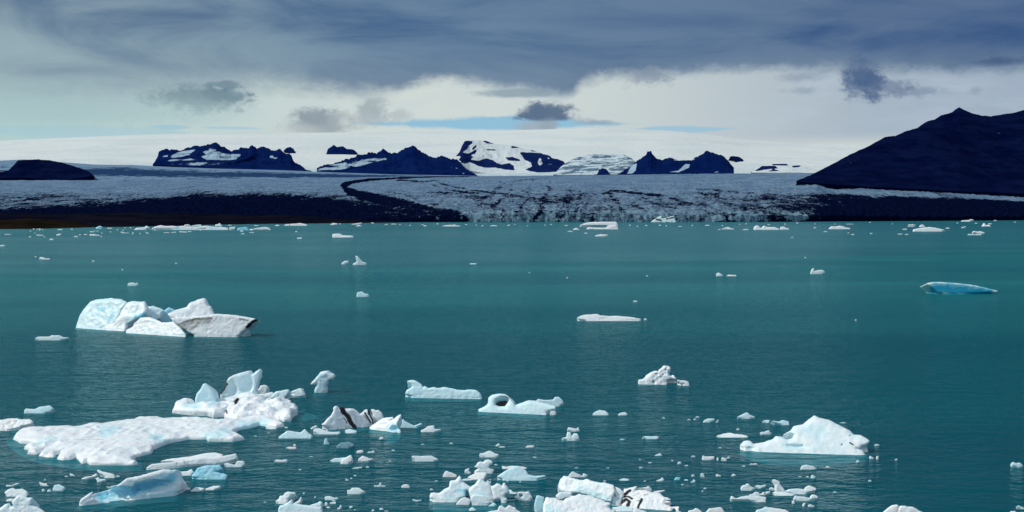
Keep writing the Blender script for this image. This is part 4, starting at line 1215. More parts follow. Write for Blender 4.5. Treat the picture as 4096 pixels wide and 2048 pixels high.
berg('ice_fragment', 'dark green glassy ice lump below the striped iceberg', 'B', [('480,770 520,735 580,728 625,745 625,765 560,778', dict(lean=.8))], blue=1.4, base_dirt=.55)
berg('ice_fragment', 'round pale lump below the winged iceberg', 'W', '1540,870 1580,825 1630,830 1660,860 1620,882')
berg('ice_fragment', 'white chunk with an ear on its right, right of the winged iceberg', 'B', [('1150,640 1180,628 1210,605 1262,597 1262,620 1275,630 1325,626 1300,640 1240,650 1180,650', dict(lean=.6))], blue=.15)

# upper middle
berg('iceberg', 'pale blue seal shaped iceberg with a beaked head', 'I', [('342,505 365,460 425,425 410,390 360,360 435,345 490,370 530,395 550,430 570,415 610,440 670,425 720,440 800,428 880,440 940,460 1000,465 1100,455 1160,465 1205,495 1225,545 1200,552 1100,550 950,555 820,558 760,553 720,562 560,572 470,560 450,535', dict(base='342,545 1225,562', lean=.55, thick=3.2))], blue=.50, noise=.6)
berg('iceberg', 'low iceberg with a dark ice cave in its hump', 'I', [
    ('hollow_hump', '1170,692 1260,650 1290,620 1300,550 1340,520 1410,505 1490,512 1540,545 1600,600 1612,632 1700,605 1760,580 1820,585 1960,620 2070,650 2072,690 1990,705 1960,735 1700,750 1500,730 1300,718', dict(base='1170,705 2000,745', lean=.75, thick=2.6, rnd=.45, holes=('1375,612 1385,572 1430,538 1500,532 1540,560 1525,600 1490,652 1420,655 1380,635',), blue=.42, noise=.4, dirt=(('1440,520 1540,550 1600,620', 14, .6), ('1930,692 2060,680', 16, .5)))),
    ('dark_back_wall', '1365,620 1390,560 1430,520 1520,520 1570,560 1600,620 1500,668 1400,668', dict(base=640, lean=.3, thick=1.4, blue=1.2, base_dirt=.86, noise=.5)),  # the cave's inner shade is put into this wall's dark colour
])
berg('iceberg', 'pale knob headed iceberg tucked behind the cave iceberg', 'I', [('1840,590 1870,562 1950,575 2040,570 2060,540 2110,540 2150,580 2162,615 2100,645 2000,645', dict(lean=.4))], blue=.45, noise=.7)
berg('ice_fragment', 'white lump at the right foot of the cave iceberg', 'I', '2000,735 2010,705 2060,695 2080,730 2050,745')
berg('iceberg', 'sculpted white iceberg with pits and a drooping right arm, right of centre', 'Y', [
    ('pitted_body', '165,800 210,745 280,740 370,690 480,600 600,520 700,440 800,390 920,360 1000,385 1060,340 1110,275 1160,280 1220,200 1250,155 1300,155 1390,165 1470,195 1525,180 1540,300 1440,370 1410,430 1450,530 1500,600 1660,565 1700,610 1790,700 1700,715 1500,690 1400,750 1340,890 1200,925 900,925 560,940 230,930 190,850', dict(base=942, lean=.55, thick=3.0, zlow=.35, blue=.05, noise=1.3, carve=((910,500,90,40,.8),(790,800,60,60,.8),(1200,530,70,60,.9),(1320,320,40,25,.8)), dirt=(('1310,330 1350,300', 50, .7), ('830,540 900,490 960,470', 50, .42), ('750,790 810,840', 50, .62), ('1100,620 1200,590', 40, .6), ('1060,520 1100,400', 60, .3), ('1370,460', 40, .55), ('965,700', 40, .4)))),
    ('drooping_arm', '1800,760 1850,745 1960,770 2130,770 2260,810 2320,850 2345,995 2260,1005 2140,1000 2020,960 2130,930 2160,915 1950,910 1930,860 1850,800', dict(base=1003, lean=.4, thick=1.3, zlow=.2, blue=.05, noise=.8)),
])
# right
berg('iceberg', 'peaked white iceberg with a hooked notch on its left slope, at the right', 'U', [
    ('245,560 300,500 360,480 400,490 450,540 530,535 620,520 670,490 770,460 800,415 890,425 985,470 1065,448 1092,388 1040,362 960,392 925,388 960,370 1050,325 1085,260 1240,235 1310,170 1380,115 1415,100 1500,125 1640,165 1760,230 1890,290 1960,330 2030,385 2140,410 2230,450 2275,490 2250,545 2140,575 2130,600 2060,605 2250,665 2240,690 1950,695 1700,700 1490,718 1280,715 1000,718 800,714 640,695 560,650 430,600 300,590', dict(base='245,640 2250,705', lean=1.1, thick=4.5, back=.5))],
    blue=.24, noise=.4, carve=((1100,560,160,30,.5),), blues=(('900,560 1060,600 1250,560', 60, .5), ('1300,300 1500,330 1400,420', 140, .42), ('560,650 640,690', 40, .6)), dirt=(('1945,396', 24, .95), ('1950,510 2000,540', 26, .95), ('1825,538', 34, .95), ('960,637 1060,640', 8, .4), ('2060,430 2180,450', 20, .2)))
berg('ice_fragment', 'small white lump off the right tip of the peaked iceberg', 'U', '2335,540 2370,528 2420,545 2400,558 2350,556')
berg('ice_floe', 'pale half sunken pair of knobs behind the peaked iceberg on its left', 'U', [('580,180 620,155 700,155 705,175 690,200 640,195', dict(lean=.8)), ('715,175 760,170 840,180 900,155 1000,180 1005,230 940,235 830,210', dict(lean=.8))], blue=.5)
berg('iceberg', 'small pale iceberg with a bright left facet, far left above the peaked iceberg', 'U', [('190,110 250,80 320,45 350,38 400,80 470,105 470,120 400,125 330,135 250,125', dict(lean=.5))], blue=.4)
berg('ice_floe', 'long thin white floe left of the peaked iceberg', 'D', [('303,447 370,430 405,426 440,433 500,440 545,450 530,458 440,458 360,462', dict(lean=1.6))], blue=.22)
berg('ice_fragment', 'white chunk like a lying dog left of the peaked iceberg', 'U', [('550,355 580,335 610,345 660,320 700,318 695,345 745,362 700,378 600,382 560,375', dict(lean=.5))], blue=.25)

# bottom left
berg('iceberg', 'long slanting iceberg with a deep blue hollow face, bottom left', 'A', [
    ('610,1230 640,1180 720,1130 840,1090 930,1075 1000,1020 1080,1010 1150,990 1280,955 1390,955 1392,1010 1435,1055 1430,1115 1350,1165 1200,1205 1100,1225 940,1240 700,1232', dict(base='620,1236 1430,1150', lean=.5, thick=2.8, back=.3))],
    blue=.14, noise=.6, carve=((960,1140,230,62,1.5),(1250,1075,190,52,1.5),(1060,1120,26,40,2.0)), blues=(('800,1165 960,1125 1060,1110', 60, .80), ('1090,1100 1180,1080 1370,1010', 55, .95), ('1060,1130', 60, .85), ('1150,1180 1380,1130', 50, .5), ('900,1200', 60, .6)))
berg('ice_floe', 'small white floe touching the right end of the blue hollow iceberg', 'A', [('1385,990 1400,965 1480,962 1515,945 1537,970 1510,992 1440,996', dict(lean=.8))], blue=.15)
berg('iceberg', 'two parallel white ice logs frozen together, above the blue hollow iceberg', 'A', [
    ('ice_log', '1265,882 1330,865 1420,855 1500,845 1620,820 1700,812 1770,830 1740,865 1500,880 1390,890', dict(lean=1.4, base='1265,905 1770,885', thick=1.0, blue=.16)),
    ('ice_log', '1155,937 1200,905 1380,890 1440,880 1590,855 1700,855 1870,822 1880,862 1780,893 1700,908 1590,908 1380,928 1200,947', dict(lean=.8, base='1155,950 1880,905', thick=1.1, blue=.10, dirt=(('1395,915 1400,895', 16, .55), ('1468,905 1460,880', 18, .5)))),
], noise=.7)
berg('ice_fragment', 'knobbed white piece at the right end of the ice logs', 'A', [('1770,905 1800,895 1860,912 1880,880 1930,880 1940,907 1910,928 1800,925', dict(lean=.5))], blue=.25)
berg('iceberg', 'clear glassy grey blue ice lump below the ice logs', 'A', [('1515,1005 1560,940 1640,915 1740,915 1762,945 1700,965 1800,990 1792,1020 1700,1025 1600,1020', dict(lean=.8))], blue=.78, base_dirt=.10)
berg('iceberg', 'white iceberg with a peaked head cut off by the bottom left corner', 'Q', [('-60,1040 -40,960 0,930 50,880 120,870 130,920 190,915 160,840 200,800 265,740 330,760 400,790 460,785 465,870 430,890 550,930 640,986 660,1040', dict(base=1065, lean=.6, thick=2.6))], blue=.26, noise=.7)
berg('ice_floe', 'white bumpy floe above the bottom left corner iceberg', 'Q', [('60,700 110,660 190,630 220,655 330,645 400,695 400,748 250,758 100,752', dict(lean=.9))], blue=.22)
berg('ice_fragment', 'flat sliver against the bottom left corner iceberg', 'Q', [('90,810 150,785 205,795 170,828 95,828', dict(lean=1.2))], blue=.25)
berg('iceberg', 'grey tinged iceberg cut by the left edge of the picture', 'A', [('-90,640 -60,560 0,555 60,545 130,543 160,552 230,548 255,570 240,588 170,600 150,615 60,632 0,638', dict(lean=1.1, thick=2.0))], blue=.05, base_dirt=.10, noise=1.2, dirt=(('20,590 120,560', 16, .35),))
berg('iceberg', 'lone pale low iceberg near the left edge, above the grey tinged one', 'A', [('190,480 200,465 270,470 310,450 390,440 425,465 400,490 320,502 190,497', dict(lean=.7))], blue=.5)
berg('ice_fragment', 'slim curved sliver near the left edge above the bumpy floe', 'Q', [('80,585 160,590 270,555 282,572 180,602 95,610', dict(lean=.9))], blue=.3)
berg('ice_fragment', 'white horned piece with a black stone on its tip, lower left', 'Q', [('565,548 575,540 610,555 660,570 700,565 722,597 650,605 590,590', dict(lean=.7))], blue=.2, dirt=(('712,575', 46, 1.0),))
berg('ice_fragment', 'glassy pale round lump right of the piece with a black stone', 'Q', [('770,650 800,590 870,580 950,620 935,660 860,672 780,672', dict(lean=.7))], blue=.5, base_dirt=.06)
berg('ice_fragment', 'left of two little white pebbles of ice below the piece with a black stone', 'Q', '610,672 618,650 640,645 657,668 635,684')
berg('ice_fragment', 'right of two little white pebbles of ice below the piece with a black stone', 'Q', '688,670 720,650 757,675 740,688 700,688')
berg('ice_fragment', 'left of three white slivers below the fingered floe', 'Q', [('1195,495 1250,470 1340,460 1410,415 1432,440 1400,475 1220,502', dict(lean=.6))], blue=.22)
berg('ice_fragment', 'upper right of three white slivers below the fingered floe', 'Q', [('1425,375 1440,365 1500,390 1600,415 1670,430 1690,475 1560,488 1500,435 1440,405', dict(lean=.8, base=486))], blue=.2)
berg('ice_fragment', 'lowest of three white slivers below the fingered floe', 'Q', [('1400,490 1440,478 1480,505 1545,500 1552,528 1440,548', dict(lean=.7))], blue=.24)
berg('ice_fragment', 'tiny pale pyramid below the fingers of the big flat floe', 'Q', '1022,458 1060,420 1108,458')
berg('ice_fragment', 'thin white sliver touching the right flank of the blue hollow iceberg', 'A', [('1430,1090 1470,1085 1512,1095 1495,1107 1440,1104', dict(lean=1.0))], blue=.2)
berg('ice_floe', 'left half of the white sliver pair right of the blue hollow iceberg', 'A', [('1505,1118 1550,1085 1590,1092 1627,1095 1600,1115 1540,1122', dict(lean=1.0))], blue=.2)
berg('ice_floe', 'right half of the white sliver pair right of the blue hollow iceberg', 'A', [('1625,1100 1690,1078 1750,1075 1740,1092 1690,1108 1640,1110', dict(lean=1.0))], blue=.22)

# bottom, left of the middle
berg('iceberg', 'pale iceberg with a left horn and a curled right end, at the bottom edge', 'R', [('50,760 50,680 80,610 130,610 200,570 290,508 302,590 420,600 580,615 740,640 790,622 812,721 825,775', dict(base=790, lean=.7, thick=1.8)), ('590,610 650,585 700,580 760,540 810,555 790,622 740,640', dict(lean=.6, base=690))], blue=.34, noise=.6)
berg('iceberg', 'stepped white ice pile just behind the horned iceberg at the bottom', 'R', [('5,545 60,500 80,450 150,440 160,400 215,375 345,390 340,415 280,430 230,480 200,510 225,535 180,578 80,575', dict(lean=.9, base=580))], blue=.22)
berg('ice_fragment', 'white hooked fragment behind the horned iceberg', 'R', [('305,585 380,540 420,510 440,460 455,480 440,560 400,585 330,592', dict(lean=.5))], blue=.16)
berg('ice_fragment', 'fish shaped pale piece right of the horned iceberg', 'R', [('848,475 870,452 940,448 1030,480 1085,465 1075,505 1030,505 950,517 860,508', dict(lean=.7))], blue=.35)
berg('ice_fragment', 'small pale teardrop below the fish shaped piece', 'R', '850,585 870,540 912,580 895,612 860,605')
berg('ice_fragment', 'thin fork of ice below the tail of the fish shaped piece', 'R', [('935,560 1045,543 1045,578 960,578', dict(lean=1.2))], blue=.35)
berg('ice_fragment', 'oval scrap below the teardrop piece near the bottom edge', 'R', [('868,642 900,628 947,632 930,655 880,654', dict(lean=1.2))], blue=.3)
berg('iceberg', 'lone white block with a submerged foot, bottom left of centre', 'R', [('1240,405 1242,340 1275,350 1320,310 1400,305 1450,310 1490,340 1555,382 1490,400 1440,412 1300,415', dict(lean=.6, thick=1.3))], blue=.22)
berg('ice_fragment', 'thin raft with an antler like spike, bottom left of centre', 'R', [('1700,285 1703,250 1720,268 1780,268 1800,215 1825,218 1825,265 1910,272 1890,287', dict(lean=.3))], blue=.35)
berg('ice_fragment', 'two stacked white buns of ice, bottom left of centre', 'R', [('2168,305 2170,270 2230,243 2295,258 2322,290 2310,307', dict(lean=.4))], blue=.06)
berg('ice_fragment', 'bird wing shaped scrap low in the middle, below the stacked buns', 'R', [('2350,510 2380,500 2440,520 2520,508 2510,522 2430,538', dict(lean=1.0))], blue=.3)
berg('ice_fragment', 'white nugget at the bottom edge left of centre', 'R', '1653,695 1690,668 1712,697 1680,708')
berg('ice_fragment', 'pale pebble of ice right of the nugget at the bottom edge', 'R', '1788,675 1800,655 1840,648 1862,668 1850,687 1800,687')
berg('ice_fragment', 'tiny splayed white scrap below the lone white block', 'R', '1268,637 1300,618 1335,622 1325,648 1290,652')
berg('ice_fragment', 'wiry little scrap right of the teardrop piece', 'R', '1045,662 1100,650 1120,600 1140,600 1138,640 1130,668')
berg('ice_fragment', 'tiny white chip above the lone white block', 'R', '1210,178 1212,140 1250,162 1278,170 1240,182')
for lab, poly, bl in [
        ('white wave shaped floe of the pair below the ghostly wedge', '430,880 470,858 560,852 590,850 600,868 560,884 470,888', .4),
        ('pointed white chunk leaning on the wave shaped floe', '515,890 545,860 600,832 613,855 610,885 570,902 530,902', .08),
        ('white chunk with a flat tail right of the pointed chunk', '655,868 690,838 730,850 745,860 800,862 760,872 735,880 690,882', .14),
        ('tiny rimmed floe above the white chunk with a flat tail', '643,812 650,798 695,792 702,808 680,817', .15),
        ('faint bird like scrap right of the tiny rimmed floe', '725,808 770,805 780,793 790,812 750,815', .35),
        ('thin scrap with a raised lip below the pointed chunk', '605,937 640,930 688,925 692,935 640,941', .35),
        ('flat white floe alone in the lower middle', '1080,850 1090,838 1150,842 1240,838 1285,860 1298,872 1230,884 1120,884', .22),
        ('low white scrap left of the wave shaped floe', '-10,882 10,868 50,872 95,865 97,885 40,890', .18),
        ('thin white boat shaped scrap below the half sunken floe', '85,775 110,766 168,768 168,783 120,785', .12),
        ('tiny square scrap above the boat shaped scrap', '143,760 148,745 165,748 166,760', .1),
        ('white bun with a spike, farther of the pair in the middle right', '2315,635 2325,612 2360,618 2390,625 2408,606 2405,625 2420,638 2370,646', .22),
        ('upright pale chunk, nearer of the pair in the middle right', '2270,700 2310,692 2318,650 2345,655 2350,690 2370,660 2400,665 2415,710 2360,718 2320,712', .28),
        ('small tilted scrap above the broad low floe in the middle', '1745,758 1775,738 1785,755 1765,762', .2),
        ('flat white scrap beside the small tilted scrap', '1770,772 1790,762 1822,763 1820,773', .2),
        ('flat white raft in open water below the cave iceberg', '1985,770 2000,758 2055,755 2055,768 2030,773', .18),
        ('pale upright bird like piece lower right of the middle', '2322,1000 2345,975 2362,962 2400,985 2440,998 2400,1008 2340,1007', .3),
        ('small pale dart right of the upright bird like piece', '2440,1003 2450,978 2485,993 2465,1004', .3)]:
    berg('ice_fragment', lab, 'B', [(poly, dict(lean=.6))], blue=bl)

# the heap of peaks at the bottom in the middle
berg('iceberg', 'left crag of the bottom middle heap, with a pointed horn', 'S', [('195,990 225,910 290,890 395,895 450,870 520,820 590,780 615,690 640,650 740,640 800,560 825,552 860,600 860,660 900,680 960,730 1045,780 1040,820 950,840 935,960 800,1015 740,1070 420,1082 300,1045', dict(base=1082, lean=.75, thick=2.0))], blue=.2, noise=.6, blues=(('800,850 900,850 950,900', 90, .7), ('550,1000 680,980', 70, .5)))
berg('iceberg', 'tall middle peak of the bottom middle heap', 'S', [('1005,850 1060,780 1160,700 1190,660 1250,598 1300,640 1380,690 1430,700 1480,760 1500,850 1545,1035 1440,1085 1300,1100 1050,1025', dict(base=1090, lean=.5, thick=2.0))], blue=.22, noise=.6, blues=(('1200,900 1400,920', 60, .45),))
berg('iceberg', 'right crag of the bottom middle heap, with a fang at its end', 'S', [('1480,770 1560,740 1590,700 1650,715 1710,760 1720,700 1760,680 1800,750 1850,850 1855,890 1765,920 1745,980 1812,1020 1792,1098 1720,1108 1690,1065 1660,1020 1540,1040 1500,900', dict(base=1095, lean=.5, thick=1.7, zlow=.12))], blue=.22, noise=.6, blues=(('1780,960', 50, .6),))
berg('ice_fragment', 'big smooth boulder of ice in front of the tall middle peak', 'S', [('1040,1020 1100,940 1200,930 1330,950 1400,1000 1447,1085 1420,1125 1300,1135 1180,1147 1090,1128', dict(lean=.5))], blue=.18, noise=.6)
berg('ice_fragment', 'small boulder of ice between the left crag and the smooth boulder', 'S', [('750,1120 810,1050 870,1000 940,985 1042,1030 1042,1095 1010,1136 830,1136', dict(lean=.5))], blue=.12, noise=.8)
berg('ice_fragment', 'grainy cream wedge left of the heap, with its mirror image below', 'S', [('470,545 500,480 545,432 640,465 760,515 755,558 600,560', dict(lean=.5))], blue=.0, base_dirt=.09)
berg('ice_fragment', 'small curled piece behind the heap', 'S', [('925,445 935,410 1000,385 1022,375 1012,440 1055,460 1042,490 930,470', dict(lean=.4))], blue=.2)
berg('iceberg', 'bird shaped white iceberg behind the bottom middle heap', 'S', [('1125,357 1165,330 1190,275 1240,250 1320,262 1350,220 1430,210 1500,240 1500,292 1430,332 1425,380 1535,420 1500,490 1390,470 1120,475 1150,430 1200,405 1195,372', dict(base=485, lean=.4, thick=1.3, back=.2))], blue=.2, noise=.6)
berg('ice_floe', 'pinkish white tilted slab in front of the bird shaped iceberg', 'S', [('980,575 1050,530 1140,490 1160,465 1390,470 1370,530 1330,592 1250,615 1080,605', dict(lean=1.1))], blue=.0, base_dirt=.06, dirt=(('1150,520', 26, .4),))
berg('ice_fragment', 'thin sunken slab under the pinkish slab', 'S', [('865,615 950,590 1005,605 1100,620 930,635', dict(lean=1.5))], blue=.45)
berg('ice_floe', 'white rounded floe above the bird shaped iceberg', 'S', [('1230,78 1340,60 1400,25 1460,18 1520,45 1560,75 1640,95 1620,132 1450,152 1280,135', dict(lean=.8))], blue=.22)
berg('iceberg', 'tent shaped pale blue iceberg in the lower middle', 'S', [('1600,560 1680,500 1800,420 1900,370 2030,330 2100,370 2200,430 2260,520 2400,545 2600,530 2640,545 2450,600 2290,620 2000,632 1750,615', dict(lean=.8, thick=2.4))], blue=.48, noise=.45)
berg('ice_floe', 'thin slab sticking out behind the tent shaped iceberg', 'S', [('1690,338 1720,330 1800,345 1900,325 2060,335 2240,360 2180,385 1740,385', dict(lean=1.2, base=392))], blue=.16)
berg('ice_fragment', 'tiny fist of ice in front of the tent shaped iceberg', 'S', '2062,672 2070,645 2095,640 2100,670')
berg('ice_fragment', 'split pale lump behind the tall middle peak', 'S', '1365,680 1390,635 1410,630 1445,662 1470,637 1482,692 1420,695')
berg('ice_fragment', 'white ring of ice with a hole, right of the heap', 'S', [('1972,1005 1975,950 2030,960 2028,880 2100,870 2190,880 2250,860 2285,900 2335,990 2290,1045 2100,1045', dict(lean=.4, thick=1.0, holes=('2055,965 2055,905 2120,910 2150,960 2100,985',)))], blue=.16)
berg('ice_fragment', 'thin pale spit linking the heap to the ring of ice', 'S', [('1840,830 1860,812 1925,850 1920,870 2020,885 2010,910 1880,890', dict(lean=1.5))], blue=.4)
berg('iceberg', 'jagged white iceberg cut by the bottom edge, left of the ash stained pile', 'S', [('1380,1330 1420,1285 1500,1270 1610,1260 1650,1165 1700,1160 1780,1215 1830,1160 1870,1155 1920,1185 1980,1190 1990,1240 2060,1270 2130,1330', dict(base=1345, lean=.6, thick=1.8))], blue=.12)
berg('ice_fragment', 'flat lens of ice under the heap near the bottom edge', 'S', [('1010,1245 1040,1205 1090,1187 1180,1240 1100,1262', dict(lean=1.0))], blue=.4)
berg('ice_fragment', 'pale sunken lens below the right crag', 'S', [('1415,1165 1490,1110 1530,1090 1600,1140 1520,1170', dict(lean=1.0))], blue=.55)
berg('ice_fragment', 'tiny white dome left of the heap', 'S', '203,828 215,808 245,800 287,826 240,834')

# ash stained pile
berg('iceberg', 'great white ice pile with soot black cracks on its right, at the bottom edge', 'T', [
    ('ice_log', '430,205 460,130 500,88 560,95 640,120 750,145 800,125 920,160 1050,175 1140,205 1165,260 1150,320 1112,415 1000,405 850,345 740,310 600,300 470,275 440,250', dict(base='430,395 1110,470', lean=.8, thick=2.2, back=.5, blue=.14, blues=(('650,250 900,330 1080,390', 70, .5),))),
    ('ice_mass', '240,445 270,365 310,360 360,370 420,380 490,410 540,370 600,350 700,310 850,340 1000,400 1105,440 1060,480 1165,535 1110,640 230,640', dict(base=655, lean=1.3, thick=2.2, blue=.10, blues=(('300,520 420,540', 90, .45),), dirt=(('1010,475 1070,450', 22, .5),))),
    ('ice_tongue', '395,338 440,290 520,280 600,295 610,355 520,360 480,388 430,382', dict(base=440, lean=.8, blue=.2)),
    ('ice_boulder', '1160,215 1230,240 1270,280 1277,320 1255,370 1240,435 1200,455 1110,435 1140,350 1160,280', dict(base=458, lean=.6, blue=.14, dirt=(('1150,300 1165,340', 26, .62), ('1155,210 1160,250', 18, .75), ('1180,310 1230,320', 12, .4)))),
    ('sooty_slab', '1250,450 1270,310 1280,250 1330,245 1440,210 1420,250 1400,280 1500,260 1600,280 1740,310 1800,350 1875,380 1800,397 1885,415 1780,432 1860,470 1890,490 1980,475 1987,497 1900,503 1700,518 1500,493 1330,468', dict(base='1250,475 1980,525', lean=1.7, thick=1.4, blue=.05, noise=1.2, dirt=(('1290,310 1350,265', 44, 1.0), ('1280,340 1340,345 1380,370', 30, .95), ('1250,420 1300,375 1350,410 1320,460', 44, .97), ('1500,375 1480,430 1455,480', 40, .95), ('1440,400 1520,380', 14, .7), ('1540,320 1580,310', 30, .45), ('1400,330 1480,300', 16, .35)))),
    ('ice_tooth', '1430,232 1560,225 1590,205 1632,235 1632,285 1560,268', dict(base=292, lean=.4, blue=.08, base_dirt=.08, dirt=(('1440,225 1540,240', 18, .5),))),
], noise=.8)
berg('ice_fragment', 'thin flat blade behind the sooty slab of the white pile', 'T', [('1640,278 1720,262 1800,258 1805,268 1720,288 1650,290', dict(lean=1.2))], blue=.3)
berg('iceberg', 'pale upright half sunken block at the left end of the white pile', 'T', [('118,470 140,360 155,330 250,350 240,420 255,520 210,545 140,535', dict(base=540, lean=.3, thick=1.1))], blue=.55, noise=.5)
berg('ice_floe', 'flat pale slab afloat in front of the sooty slab', 'T', [('1115,485 1260,460 1390,490 1400,532 1200,538 1150,512', dict(lean=1.4))], blue=.34)
berg('ice_fragment', 'white triangle of ice at the bottom edge under the sooty slab', 'T', [('1395,600 1400,488 1480,510 1570,541 1600,600', dict(lean=1.0, base=610))], blue=.2)
berg('ice_fragment', 'pale raft with a round back and a small fin, behind the white pile', 'T', [('555,78 600,45 620,20 640,30 690,55 740,75 750,40 815,70 780,88 620,92', dict(lean=.6))], blue=.34)
berg('ice_floe', 'faint sunken floe right of the raft with the round back', 'T', [('1210,122 1270,105 1355,120 1320,138 1230,132', dict(lean=1.3))], blue=.5)
berg('ice_fragment', 'small white sail with a low foot, right of the faint sunken floe', 'T', '1688,135 1750,115 1768,90 1800,135 1740,147')
berg('ice_fragment', 'teal glassy dome right of the small white sail', 'T', [('1920,122 1945,90 2005,95 1995,125 1930,130', dict(lean=.7))], blue=.85, base_dirt=.10)
berg('iceberg', 'white ridge cut by the bottom edge right of the white pile', 'T', [('2090,570 2110,525 2170,515 2200,490 2240,505 2270,530 2300,570', dict(base=580, lean=.6))], blue=.15)
berg('iceberg', 'grey speckled ridge cut by the bottom edge, beside the white one', 'T', [('2310,575 2370,500 2440,490 2530,480 2560,520 2580,575', dict(base=582, lean=.6))], blue=.0, base_dirt=.16, noise=1.4)
berg('ice_fragment', 'small white top showing at the bottom edge left of the white ridge', 'T', [('1925,570 1960,520 2015,541 2025,570', dict(base=575))])

# bottom right
berg('iceberg', 'broad white iceberg cut by the bottom edge, right part', 'V', [('460,580 470,520 570,490 580,475 700,490 850,515 890,541 900,580', dict(base=590, lean=.9))], blue=.2, blues=(('500,530 580,510', 30, .5),))
berg('iceberg', 'pinkish domed iceberg cut by the bottom edge, farthest right', 'V', [
    ('left_dome', '2090,610 2115,541 2170,490 2220,460 2282,452 2312,470 2292,541 2292,610', dict(base=625, lean=.6, blue=.02, base_dirt=.06)),
    ('right_dome', '2270,610 2290,520 2340,455 2420,475 2490,480 2576,530 2640,560 2680,610', dict(base=625, lean=.6, blue=.06))])
berg('iceberg', 'white floe with an upright swan neck, lower right', 'V', [
    ('swan_neck', '680,135 690,125 720,127 782,160 772,180 830,250 850,285 720,285 715,190', dict(base=288, lean=.3, thick=.7, blue=.1, dirt=(('740,240 790,262', 26, .30),))),
    ('ice_raft', '830,280 890,250 1000,240 1100,255 1100,225 1150,200 1240,235 1238,268 1150,285 1080,312 930,303', dict(base=312, lean=.7, blue=.2))], noise=.6)
berg('ice_floe', 'smooth white slab in front of the swan necked floe', 'V', [('680,288 700,278 850,285 970,312 930,333 800,330 720,322', dict(lean=1.1))], blue=.25)
berg('ice_fragment', 'little pale bump left of the swan neck', 'V', '635,250 640,228 665,222 720,240 710,262')
berg('iceberg', 'long pale floe with a raised tail at its left end, lower right', 'V', [('140,380 142,335 160,335 205,368 270,345 330,335 380,330 480,335 600,350 590,412 520,410 420,400 380,385 220,385', dict(lean=.8, thick=1.2))], blue=.2)
berg('ice_fragment', 'white hump sitting behind the long pale floe', 'V', '370,330 390,312 430,305 445,288 470,280 505,290 525,330 480,335')
berg('ice_fragment', 'grey lens of ice with a black stone hole', 'V', [('515,315 560,282 655,275 640,297 590,315 540,322', dict(lean=.9))], blue=.25, base_dirt=.10, dirt=(('578,295', 24, 1.0),))
berg('ice_fragment', 'three lobed pale lump left of the swan neck', 'V', [('275,255 280,205 310,195 330,200 340,178 370,178 390,210 460,240 400,262 340,265', dict(lean=.4))], blue=.26)
berg('ice_fragment', 'pale slip of ice between the three lobed lump and the swan neck', 'V', [('450,212 480,195 540,200 590,185 597,210 510,237', dict(lean=.8))], blue=.4)
berg('iceberg', 'crumbling white floe with a knobbly right end, below the swan necked floe', 'V', [('945,385 970,330 1010,340 1090,345 1160,365 1175,325 1210,315 1262,340 1260,372 1170,388 1080,400 1000,390', dict(lean=.6))], blue=.26, noise=1.3)
berg('ice_fragment', 'left of the three bits under the crumbling floe', 'V', '928,425 935,395 950,388 975,425 940,435')
berg('ice_fragment', 'middle of the three bits under the crumbling floe', 'V', '1065,465 1070,430 1107,420 1090,466')
berg('ice_fragment', 'right of the three bits under the crumbling floe', 'V', '1133,470 1140,448 1160,440 1232,465 1180,474')
for lab, poly, bl in [('white humped floe below the peaked iceberg', '925,695 940,668 970,662 1020,672 1050,692 1000,698', .26), ('tiny white scrap right of the white humped floe', '1110,684 1125,670 1150,682', .1),
                      ('two winged pale scrap at the right edge of the picture', '2490,668 2493,640 2520,652 2545,645 2576,672 2540,680', .5), ('slim chip near the right edge just above the bottom', '2525,970 2535,962 2576,980 2600,990 2560,988', .3),
                      ('white rounded tip at the bottom right edge', '2470,1030 2480,1005 2515,1003 2530,1030', .3), ('white chair shaped piece left of the peaked iceberg and below it', '203,625 205,592 220,600 240,602 292,602 290,622 240,628', .15),
                      ('small stick of ice right of the chair shaped piece', '308,630 310,608 320,608 322,630', .3), ('split white crumb pair right of the small stick', '342,622 350,606 368,612 380,615 382,632 365,634', .15),
                      ('tiny pale oval above the split crumbs', '380,612 395,602 410,608 400,615', .35), ('pale oval scrap left of the chair shaped piece', '118,602 130,594 150,598 148,606', .3),
                      ('pale lens far left of the chair shaped piece', '15,655 30,643 50,650 35,657', .35), ('white dome with a spike beside it', '185,738 195,724 212,726 220,752 208,754 195,742', .25),
                      ('low crumb left of the dome with a spike', '118,744 130,733 148,740 140,747', .3), ('black and white crumb right of the dome with a spike', '300,742 310,728 325,738 340,738 338,748 315,747', .1),
                      ('dark crusted crumb farther right of the dome with a spike', '415,742 430,727 455,738 440,746', .1), ('little pale boat below the dome with a spike', '128,784 140,768 155,782 145,788', .3),
                      ('white pair of dots under the left tail of the peaked iceberg', '552,660 560,652 580,656 590,650 610,656 605,662', .12), ('white chip right of the peaked iceberg tail', '1437,615 1440,596 1470,612 1460,618', .2),
                      ('white upright chip right of the tail chip', '1487,620 1490,597 1503,600 1503,622', .2), ('pale triangle under the right tail of the peaked iceberg', '1335,640 1350,626 1368,640 1350,645', .35),
                      ('tiny white flag of ice right of the peaked iceberg', '1620,626 1640,615 1643,628', .2), ('pale smear of ice behind the peaked iceberg on its right', '1215,352 1240,347 1272,352 1245,357', .35),
                      ('pale flat triangle above the long thin floe', '452,402 465,392 482,402 465,405', .3), ('thin white floe above the long thin floe', '205,350 215,335 240,322 292,322 292,335 250,350', .35),
                      ('stick of ice beside the thin white floe', '297,350 315,335 320,320 323,345', .5), ('left dot of ice far left of the thin white floe', '98,332 104,322 113,330', .12), ('right dot of ice left of the thin white floe', '135,330 146,319 157,329', .12),
                      ('pale crumb below the white humped floe', '1005,758 1010,735 1045,750 1030,762', .45)]:
    berg('ice_fragment', lab, 'D', [(poly, dict(lean=.5))], blue=bl, noise=.7)
